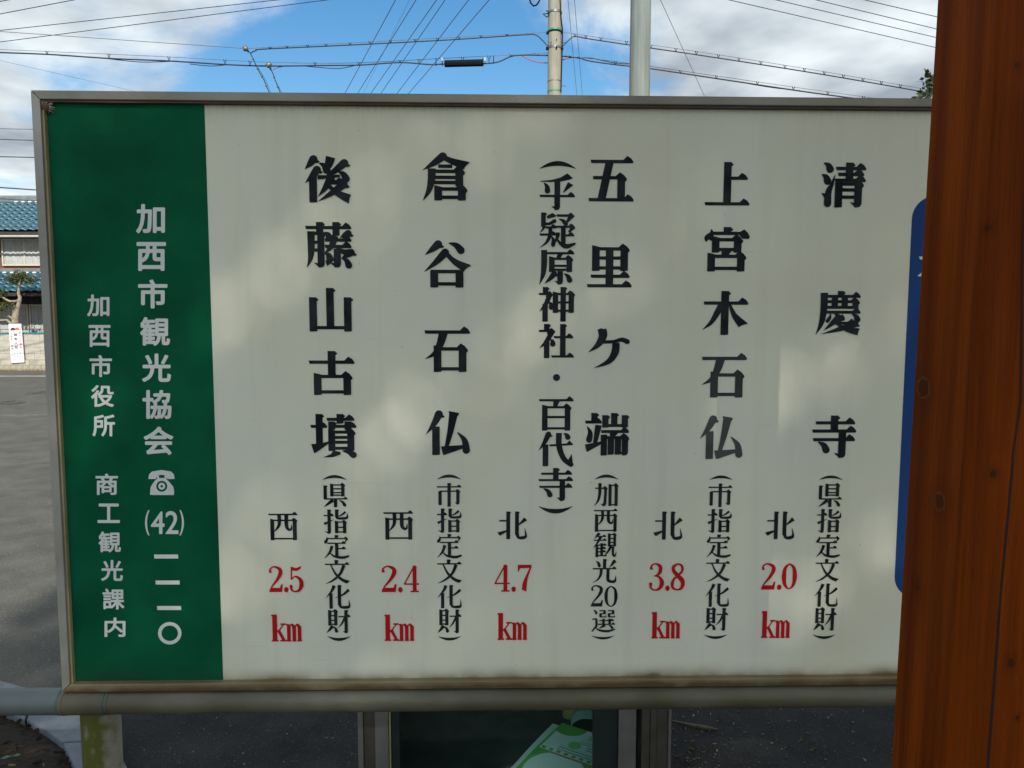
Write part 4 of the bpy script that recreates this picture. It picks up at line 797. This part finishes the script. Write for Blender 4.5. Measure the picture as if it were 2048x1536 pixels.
for p0, p1 in (((0, 61), (554, 0)), ((0, 84), (653, 0))): span(p0, p1, 10, 10.5, .0105, 'long power wire rising past the left cloud bank', 'pair of wires by the left cloud', (.4, .6))
for p0, p1 in (((0, 28), (147, 0)), ((0, 3), (30, -3))): span(p0, p1, 11, 11, .012, 'short stretch of wire high above the left cloud', 'pair of wires above the left cloud', (1.2, 2))
span((0, 63), (489, 97), 7.5, 7.2, .006, 'thin grey stay wire running left from the upper splice', None, (.4, 0), M_MSG)
span((0, 121), (246, 177), 8.5, 8.5, .004, 'very faint thin wire sinking behind the upper left of the signboard', None, (.4, .6), M_MSG)
for p0, p1 in (((1459, 0), (1867, 94)), ((1553, 0), (1868, 74)), ((1633, 0), (1869, 57)), ((1730, 0), (1871, 33))): span(p0, p1, 10.5, 10.5, .0105, 'wire of the four slanting down across the grey clouds', 'four wires over the grey clouds', (.6, .8))
for p0, p1 in (((1136, 0), (1153, 182)), ((1149, 0), (1164, 182))): span(p0, p1, 9.5, 9.5, .0065, 'thin near-vertical wire beside the utility pole', 'two wires beside the utility pole', (.3, 1), M_MSG)
span((1321, 0), (1406, 186), 9.5, 9.5, .007, 'thin slanting wire just past the steel pole', None, (.3, 1))
for y0, y1, r_, lab in ((257, 259, .007, 'thinnest level wire between the clouds and the blue roof'), (278, 281, .011, 'level wire below the thinnest one, above the blue roof'), (313, 315, .013, 'straight dark wire halfway between cloud and blue roof'), (373, 380, .016, 'thick sloping wire just above the ridge of the blue roof'), (395.5, 402, .010, 'wire crossing the ridge of the blue roof')):
    a, b = at(-40, y0-.6, 18), at(75, y1, 18.4); d = b-a; MB().tube([a-d*3, a, b, b+d*6], r_, 5).build('overhead_wire', M_WIRE, label=lab, cat='wire')
# ------------------------------------------------------------------ house with blue pantiles
HY = 26.0; hx0, hx1 = -24.0, -12.8
house = thing('house', ((hx0+hx1)/2, HY+2, 0), 'two storey house with glossy blue pantile roofs and curtained windows', 'house')
zz = lambda y, Y: at(40, y, Y).z
M_TILE = mat('blue_pantile', (.016, .068, .100), (.030, .108, .145), 1.7, .38, bump=.1, bscale=8, detail=2, spec=.6)
M_WALLH = mat('maroon_wall', (.10, .045, .045), (.13, .06, .055), 6, .8)
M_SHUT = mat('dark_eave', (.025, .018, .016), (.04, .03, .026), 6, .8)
M_SASH = mat('cream_sash', (.5, .47, .38), (.44, .41, .33), 9, .5)
M_CURT = mat('curtain', (.42, .42, .40), (.34, .34, .33), 5, .9)
M_ORNG = mat('orange_sill', (.32, .11, .06), (.26, .09, .05), 9, .7)
M_RIDGE = mat('grey_ridge', (.10, .125, .135), (.15, .175, .18), 4, .55)
M_MORT = mat('white_plaster', (.75, .75, .72), (.68, .68, .65), 9, .8)
UE = (zz(462, 25.2), 25.2); UR = (zz(406, 28.4), 28.4)            # upper roof: eave and ridge (z, y)
LE = (zz(584, 24.5), 24.5); LR = (zz(547, 26.0), 26.0)
MB().box((hx0+.5, HY, .2), (hx1-.5, HY+4.8, UE[0]-.25)).build('wall', M_WALLH, house)
def tile_mesh(off, w, l, tilt):
    m = MB(); n = 8; up, lo = [], []
    for r_, (yy, lift) in enumerate(((0, .045), (l*.12, .055), (l, .0))):
        for k in range(n+1):
            t_ = k/n; z = .055*math.sin(math.pi*t_)**1.5-.012; sw = .05*w*math.sin(t_*6.28)*0
            up.append((w*(t_-.5)*1.06, yy-(.03*math.sin(math.pi*t_) if r_ == 0 else 0), z+lift))
    rows = 3; fs = [(r_*(n+1)+k, r_*(n+1)+k+1, (r_+1)*(n+1)+k+1, (r_+1)*(n+1)+k) for r_ in range(rows-1) for k in range(n)]
    lo = [(x, y, z-.03) for x, y, z in up[:n+1]]; nb = len(up)
    fs += [(k+1, k, nb+k, nb+k+1) for k in range(n)]
    rot = Matrix.Rotation(tilt, 3, 'X'); return [rot @ Vector(v) for v in up+lo], fs
def tiled(eave, ridge, rows, nm):
    sl = Vector((0, ridge[1]-eave[1], ridge[0]-eave[0])); ln = sl.length; tilt = math.atan2(sl.z, sl.y); w = .27; l = ln/rows
    rf = MB(); e_ = .10
    rf.hexa([(hx0, eave[1], eave[0]-.14), (hx1, eave[1], eave[0]-.14), (hx1, ridge[1], ridge[0]-.14), (hx0, ridge[1], ridge[0]-.14)], [(hx0, eave[1], eave[0]-.03), (hx1, eave[1], eave[0]-.03), (hx1, ridge[1], ridge[0]-.03), (hx0, ridge[1], ridge[0]-.03)])
    roof = rf.build(nm, M_SHUT, house); vs2, fs2 = tile_mesh((0, 0, 0), w, l*1.25, tilt)
    me = MB().add(vs2, fs2, True).mesh('roof_tile'); me.materials.append(M_TILE); rest = MB(); ncol = int((hx1-hx0)/w)
    for r_ in range(rows):
        for k in range(ncol):
            x = hx0+w*(k+.5+(.5 if r_ % 2 else 0)); p = Vector((x, eave[1]-.03, eave[0]+.01))+sl*(r_/rows)+Vector((0, 0, random.uniform(-.006, .006)))
            if -19.6 < x < -16.6:
                o = bpy.data.objects.new('roof_tile', me); col.objects.link(o); o.parent = roof; o.location = p-house.location
            else: rest.add([v+p for v in vs2], fs2, True)
    rest.build('roof_tile', M_TILE, roof, kind='stuff'); return roof
ur = tiled(UE, UR, 9, 'upper_roof'); lr = tiled(LE, LR, 5, 'lower_roof')
# back slope, ridge course and white plaster ends
MB().hexa([(hx0, UR[1]+.05, UR[0]-.12), (hx1, UR[1]+.05, UR[0]-.12), (hx1, UR[1]+3.4, UE[0]-.14), (hx0, UR[1]+3.4, UE[0]-.14)], [(hx0, UR[1]+.05, UR[0]), (hx1, UR[1]+.05, UR[0]), (hx1, UR[1]+3.4, UE[0]), (hx0, UR[1]+3.4, UE[0])]).build('back_roof', M_TILE, house)
rd = MB().box((hx0-.05, UR[1]-.1, UR[0]+.03), (hx1+.05, UR[1]+.12, UR[0]+.2)); rdo = rd.build('ridge', M_RIDGE, ur)
MB().tube([(hx0-.06, UR[1], UR[0]+.2), (hx1+.06, UR[1], UR[0]+.2)], .09, 12).build('ridge_cap', M_RIDGE, ur)
for rf_, (rz_, ry_) in ((ur, UR), (lr, LR)):
    for k in range(12):
        x = -19.4+k*.27; MB().blob((x, ry_-.13, rz_+.02), (.085, .04, .035), 8, 5).build('plaster_end', M_MORT, rf_)
MB().box((hx0, LR[1]-.12, LR[0]+.05), (hx1, LR[1]+.02, LR[0]+.16)).build('flashing', M_RIDGE, lr)
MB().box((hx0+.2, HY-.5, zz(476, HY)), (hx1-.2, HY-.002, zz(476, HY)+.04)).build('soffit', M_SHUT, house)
MB().tube([(hx0, 25.12, zz(472.5, 25.1)), (hx1, 25.12, zz(472.5, 25.1))], .042, 10).build('gutter', mat('gutter_grey', (.4, .4, .37), (.34, .34, .31)), house)
MB().box((hx0+.3, 25.3, zz(469, 25.3)-.04), (hx1-.3, 25.34, UE[0]-.12)).build('fascia', M_SHUT, house)
MB().box((hx0+.4, HY-.05, zz(540, HY)), (hx1-.4, HY+.0, zz(536.5, HY))).build('sill_board', M_ORNG, house)
def window(x0, x1, z0, z1, y, mull, nm='window', fr=.055):
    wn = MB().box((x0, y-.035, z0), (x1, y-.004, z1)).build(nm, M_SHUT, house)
    f = MB()
    for a, b, c_, d in ((x0, x0+fr, z0, z1), (x1-fr, x1, z0, z1), (x0+fr, x1-fr, z0, z0+fr), (x0+fr, x1-fr, z1-fr, z1)): f.box((a, y-.09, c_), (b, y-.036, d))
    f.build('frame', M_SASH, wn)
    for mx_ in mull: MB().box((mx_-.025, y-.085, z0+fr), (mx_+.025, y-.037, z1-fr)).build('mullion', M_SASH, wn)
    cu = MB(); n_ = int((x1-x0)/.02); up, lo = [], []
    for k in range(n_+1):
        x = x0+fr+(x1-x0-2*fr)*k/n_; yy = y-.055+.016*math.sin(x*38+2*math.sin(x*5))
        up.append((x, yy, z1-fr)); lo.append((x+.01*math.sin(x*9), yy+.003, z0+fr))
    cu.add(up+lo, [(k, k+1, n_+2+k, n_+1+k) for k in range(n_)], True); cu.build('curtain', M_CURT, wn)
pxh = lambda x, y=500: at(x, y, HY).x
window(pxh(6), pxh(96), zz(532, HY), zz(478, HY), HY, (pxh(51), )); window(pxh(-110), pxh(-20), zz(532, HY), zz(478, HY), HY, (pxh(-65), )); window(pxh(140), pxh(230), zz(532, HY), zz(478, HY), HY, (pxh(185), ))
window(pxh(-60, 640), pxh(60, 640), zz(690, HY), zz(609, HY), HY, (pxh(0, 640), pxh(22, 640))); window(pxh(62, 640), pxh(190, 640), zz(690, HY), zz(609, HY), HY, (pxh(126, 640), ))
MB().box((hx0+.4, HY-.06, zz(608, HY)), (hx1-.4, HY-.002, zz(590, HY))).build('eave_shadow', M_SHUT, house)  # dark strip carrying the shadow gap under the lower eaves in its colour
# ------------------------------------------------------------------ block wall along the road
WY = 23.4; wx0, wx1 = -22.5, -11.5
gw = thing('block_wall', ((wx0+wx1)/2, WY+.08, 0), 'low cream concrete block wall in front of the blue roofed house', 'wall')
M_BLOCK = mat('cream_block', (.33, .315, .265), (.41, .39, .33), 4, .85, bump=.2, bscale=30)
M_BASE = mat('dirty_base_block', (.26, .24, .19), (.40, .375, .30), 2.5, .9, bump=.4, bscale=20, lo=.4, hi=.6)
wt = zz(669, WY); wb = zz(719.5, WY); h4 = (wt-wb)/4
MB().box((wx0, WY+.02, 0), (wx1, WY+.14, wt-.006)).build('core', mat('wall_mortar', (.36, .34, .29)), gw)
bm_ = MB().box((0, 0, 0), (.392, .03, h4-.006)).mesh('block'); bm_.materials.append(M_BLOCK)
for r_ in range(4):
    for k in range(int((wx1-wx0)/.398)):
        x = wx0+k*.398+(.199 if r_ % 2 else 0)
        if x+.392 > wx1: continue
        o = bpy.data.objects.new('block', bm_); col.objects.link(o); o.parent = gw; o.location = Vector((x, WY-.008+random.uniform(-.002, .002), wb+r_*h4+.003))-gw.location
bb_ = MB().box((0, 0, 0), (.192, .07, wb*.52-.008)).mesh('base_block'); bb_.materials.append(M_BASE); bb2 = MB().box((0, 0, 0), (.592, .06, wb*.48-.006)).mesh('base_block'); bb2.materials.append(M_BASE)
for k in range(int((wx1-wx0)/.2)): o = bpy.data.objects.new('base_block', bb_); col.objects.link(o); o.parent = gw; o.location = Vector((wx0+k*.2, WY-.05+random.uniform(-.004, .004), 0))-gw.location
for k in range(int((wx1-wx0)/.6)): o = bpy.data.objects.new('base_block', bb2); col.objects.link(o); o.parent = gw; o.location = Vector((wx0+k*.6, WY-.04, wb*.52))-gw.location
# teal rail on the wall
tr = thing('wall_rail', ((wx0+wx1)/2, WY+.08, wt), 'teal metal rail on short brackets along the top of the block wall', 'rail'); M_RT = mat('teal_rail', (.03, .13, .17), (.04, .16, .2), 9, .5)
MB().tube([(wx0, WY+.05, wt+.035), (wx1, WY+.05, wt+.035)], .032, 10).build('rail', M_RT, tr)
MB().tube([(wx0, WY+.08, wt+.17), (wx1, WY+.08, wt+.17)], .012, 6).build('rail', M_GALV, tr)
for k in range(19): x = wx0+.3+k*.58; MB().box((x, WY+.02, wt-.005), (x+.04, WY+.1, wt+.18)).build('bracket', M_RT, tr)
gs = MB()
for k in range(1300):
    x = random.uniform(-22, -12); c = Vector((x, WY-.06-abs(random.gauss(0, .07)), 0)); h = random.uniform(.03, .10); q = random.uniform(0, 3.1); w = Vector((math.cos(q), math.sin(q), 0))*.009; ln = Vector((random.uniform(-.05, .05), random.uniform(-.06, .01), h))
    gs.add([c-w, c+w, c+ln], [(0, 1, 2)])
gs.build('dry_grass', leaf_mat('straw_grass', (.36, .27, .11), (.25, .21, .09), .3), kind='stuff')
# advertising board on the wall
Ys = WY-.10; s4 = [(17, 648), (42, 647.5), (48.5, 724.5), (22, 726)]
ab = thing('shop_board', at(35, 726, Ys), 'narrow tilted white board with black brush lettering fixed to the block wall', 'sign')
def bil(x, y, d=0.):
    """position on the board, x and y from 0 to 1 (y down)"""
    P4 = [at(px_, py_, Ys) for px_, py_ in s4]; a = P4[0].lerp(P4[1], x); b = P4[3].lerp(P4[2], x); p = a.lerp(b, y); p.y -= d; return p
MB().hexa([bil(0, 0)+Vector((0, .03, 0)), bil(1, 0)+Vector((0, .03, 0)), bil(1, 1)+Vector((0, .03, 0)), bil(0, 1)+Vector((0, .03, 0))], [bil(0, 0), bil(1, 0), bil(1, 1), bil(0, 1)]).build('panel', mat('board_white', (.74, .76, .78), (.70, .72, .74), 5, .5), ab)
BP = lambda x, y: bil(x, y, .003)
M_BINK = mat('board_ink', (.02, .02, .05), (.03, .03, .06), 9, .5); M_BRED = mat('board_red', (.62, .10, .08), (.55, .09, .07), 9, .5); M_BORG = mat('board_orange', (.75, .20, .04), (.7, .18, .04), 9, .5)
m = MB()
for i, ch in enumerate('岸本人形'): gothic(m, ch, (.34, .235+i*.108, .66, .325+i*.108), .02, BP)
m.build('lettering', M_BINK, ab); m = MB()
for i, ch in enumerate('節句人形製造'): gothic(m, ch, (.76, .205+i*.073, .93, .262+i*.073), .02, BP)
for ch, y in (('販', .29), ('売', .365), ('結', .53), ('納', .605)): gothic(m, ch, (.09, y, .26, y+.055), .02, BP)
m.build('lettering', M_BRED, ab); m = MB()
for y, xs in ((.735, (.25, .72)), (.765, (.12, .25, .38, .5, .63, .75, .87)), (.81, (.25, .48, .7)), (.84, (.12, .25, .38, .5, .63, .75, .87)), (.89, (.25, .5, .72)), (.93, (.14, .3, .47, .64, .8))):
    for x in xs: m.add([BP(x, y), BP(x+.07, y), BP(x+.07, y+.018), BP(x, y+.018)], [(0, 1, 2, 3)])
m.build('fine_print', mat('board_grey_ink', (.2, .22, .27)), ab)
for cx, mt_ in ((.32, M_BINK), (.66, M_BORG)):
    m = MB(); pts = [BP(cx+.19*math.cos(R(k*18)), .155-.062*math.sin(R(k*18))) for k in range(11)]; m.add(pts, [tuple(range(11))]); m.build('emblem', mt_, ab)
m = MB(); m.add([BP(.14, .157), BP(.86, .157), BP(.86, .17), BP(.14, .17)], [(0, 1, 2, 3)]); m.build('emblem', M_BORG, ab)
for x in (.3, .7): MB().blob(bil(x, .018, .004), (.012, .006, .012), 8, 5).build('screw', M_GALV, ab)
# ------------------------------------------------------------------ trees
def foliage(m, c, r, n, ls, flat=.6, up=.3):
    """leaf blades spread through a clump"""
    for _ in range(n):
        while True:
            q = Vector((random.uniform(-1, 1), random.uniform(-1, 1), random.uniform(-1, 1)))
            if q.length < 1: break
        p = Vector((c[0]+q.x*r[0], c[1]+q.y*r[1], c[2]+q.z*r[2])); e_ = Vector((random.gauss(0, 1), random.gauss(0, 1), random.gauss(up, .7))).normalized()
        n_ = e_.orthogonal(); n_.rotate(Matrix.Rotation(random.uniform(0, 6.28), 3, e_)); l = ls*random.uniform(.7, 1.3); w = n_*l*.24*flat/.6
        m.add([p, p+e_*l*.45+w, p+e_*l, p+e_*l*.45-w], [(0, 1, 2, 3)])
TY = 23.95; M_BARK = mat('pale_bark', (.30, .26, .19), (.17, .14, .10), 14, .85, bump=.4, bscale=30); M_LEAF = leaf_mat('garden_leaf', (.035, .055, .010), (.10, .115, .022))
gt = thing('garden_tree', (at(30, 700, TY).x, TY, 0), 'pruned garden tree with pale crooked trunk behind the block wall', 'tree')
def limb(pts, r0, r1, par, nm='limb', d=TY):
    n_ = len(pts); MB().tube([at(x, y, d+(dy if len(q) > 2 else 0)) for q in pts for x, y, dy in [(q[0], q[1], q[2] if len(q) > 2 else 0)]], [r0+(r1-r0)*i/(n_-1) for i in range(n_)], 8).build(nm, M_BARK, par)
b0 = at(31, 700, TY)
m = MB(); m.tube([(b0.x, TY, 0), b0, at(31, 650, TY), at(32, 632, TY), at(36, 615, TY), at(39.5, 601, TY), at(40, 594, TY), at(37, 588, TY), at(38, 578, TY), at(40, 562, TY)], [.17, .16, .13, .11, .075, .06, .055, .05, .04, .025], 9); m.build('trunk', M_BARK, gt)
limb([(38.5, 600), (32, 602.5), (20, 603), (12, 599), (5, 594), (-8, 588)], .045, .03, gt); limb([(31, 640), (24, 637), (18, 632), (14, 634)], .04, .015, gt); limb([(30, 655), (22, 647), (14, 640), (0, 641), (-14, 640)], .05, .03, gt); limb([(35, 618), (28, 612), (26, 606)], .03, .012, gt); limb([(24, 637), (26, 622), (29, 615)], .02, .01, gt)
cr = MB()
for x, y, rx, rz, n_ in ((40, 552, 13, 9, 260), (26, 560, 12, 8, 190), (55, 560, 12, 8, 190), (64, 563, 9, 5, 110), (17, 561, 6, 4, 50), (40, 566, 12, 5, 100), (1, 587, 12, 8, 170), (12, 609, 8, 7, 90), (31, 614, 6, 6, 70), (2, 620, 8, 6, 90), (-22, 570, 16, 10, 240), (-25, 635, 15, 9, 200)):
    c = at(x, y, TY); s_ = TY/F_PX; foliage(cr, c, (rx*s_*1.1, .22, rz*s_*1.15), int(n_*.6), .085, .6, .5)
cr.build('crown', M_LEAF, gt)
# evergreen rising behind the board, just its crown's edge showing beside the post
M_DLEAF = leaf_mat('evergreen_leaf', (.018, .03, .010), (.05, .075, .022), .2)
TX = at(1960, 300, 9.0).x; et = thing('evergreen_tree', (TX, 9.0, 0), 'dark broadleaf evergreen tree whose crown edge shows between sky and timber post', 'tree')
MB().tube([(TX, 9, 0), (TX+.05, 9, 1.5), (TX-.05, 9, 3.0), (TX, 9, 4.2)], [.16, .13, .09, .04], 9).build('trunk', M_BARK, et)
cr = MB()
for k in range(30):
    q = Vector((random.uniform(-.62, .75), random.uniform(-.7, .7), random.uniform(-1.3, 1.35))); foliage(cr, (TX+q.x*(1 if q.z < .6 else .6), 9+q.y, 3.35+q.z), (.26, .26, .24), 95, .095)
for x, y, r_, n_ in ((1868, 168, .13, 42), (1857, 160, .07, 16), (1860, 184, .10, 30), (1851, 152, .045, 9), (1853, 189, .05, 10)): foliage(cr, at(x, y, 9.0), (r_, r_, r_*.8), n_, .075)
cr.build('crown', M_DLEAF, et)
for dx in (-.35, .4): MB().tube([(TX, 9, 2.2), (TX+dx*.6, 9, 2.9), (TX+dx, 9, 3.7)], [.07, .05, .02], 7).build('limb', M_BARK, et)
# unseen evergreen behind the viewer, its crown shaped to shade the board and ground
base = Vector((.30, 1.70, 1.15)); cc = base+SUN*13.5
st = thing('shade_tree', (cc.x+.4, cc.y-.5, 0), 'large unseen evergreen tree on the open side of the shelter, shading the signboard', 'tree')
MB().tube([(cc.x+.4, cc.y-.5, 0), (cc.x+.3, cc.y-.4, 3), (cc.x+.05, cc.y-.1, 6), (cc.x, cc.y, 9)], [.38, .3, .2, .08], 12).build('trunk', M_BARK, st)
b1 = Vector((.77, 0, .64)); b1 = (b1-SUN*b1.dot(SUN)).normalized(); b2 = SUN.cross(b1)        # foliage layers slanted to let diagonal light streaks onto the board
for k in range(11):
    e_ = b1*(1 if k % 2 else -1)*1.9+Vector((0, 0, .25)); p0 = Vector((cc.x+.05, cc.y-.1, cc.z-1.9+.32*k)); MB().tube([p0, p0+e_*.5, p0+e_*.95+Vector((0, 0, .1))], [.08, .05, .02], 7).build('limb', M_BARK, st)
import numpy as np
rg = np.random.default_rng(5); NL = 138000; P = np.zeros((0, 3))
while len(P) < NL:
    q = rg.uniform(-1, 1, (NL, 3)); q = q[(q**2).sum(1) < 1]*np.array([2.7, 2.7, 2.3])
    w = q @ np.array(b2); a_ = q @ np.array(b1)
    f = .5+.5*np.sin(2*np.pi*w/.40+1.5*np.sin(w*2.1+.3*a_)+.8*np.sin(a_*1.3))
    f = np.clip(.13+.87*f**.8*(.8+.2*np.sin(a_*1.9+w*3)), 0, 1); P = np.vstack([P, q[rg.uniform(size=len(q)) < f]])
P = P[:NL]+np.array(cc); d_ = rg.normal(size=(NL, 3)); d_[:, 2] += .2; d_ /= np.linalg.norm(d_, axis=1)[:, None]
o_ = np.cross(d_, rg.normal(size=(NL, 3))); o_ /= np.linalg.norm(o_, axis=1)[:, None]; l_ = .07*rg.uniform(.7, 1.3, (NL, 1)); wd = o_*l_*.25
V = np.stack([P, P+d_*l_*.45+wd, P+d_*l_, P+d_*l_*.45-wd], 1).reshape(-1, 3)-np.array(st.location)
me = bpy.data.meshes.new('crown'); me.vertices.add(4*NL); me.vertices.foreach_set('co', V.astype(np.float32).ravel())
me.loops.add(4*NL); me.loops.foreach_set('vertex_index', np.arange(4*NL, dtype=np.int32)); me.polygons.add(NL); me.polygons.foreach_set('loop_start', np.arange(0, 4*NL, 4, dtype=np.int32))
me.update(); me.validate(); me.materials.append(M_DLEAF); o = bpy.data.objects.new('crown', me); col.objects.link(o); o.parent = st
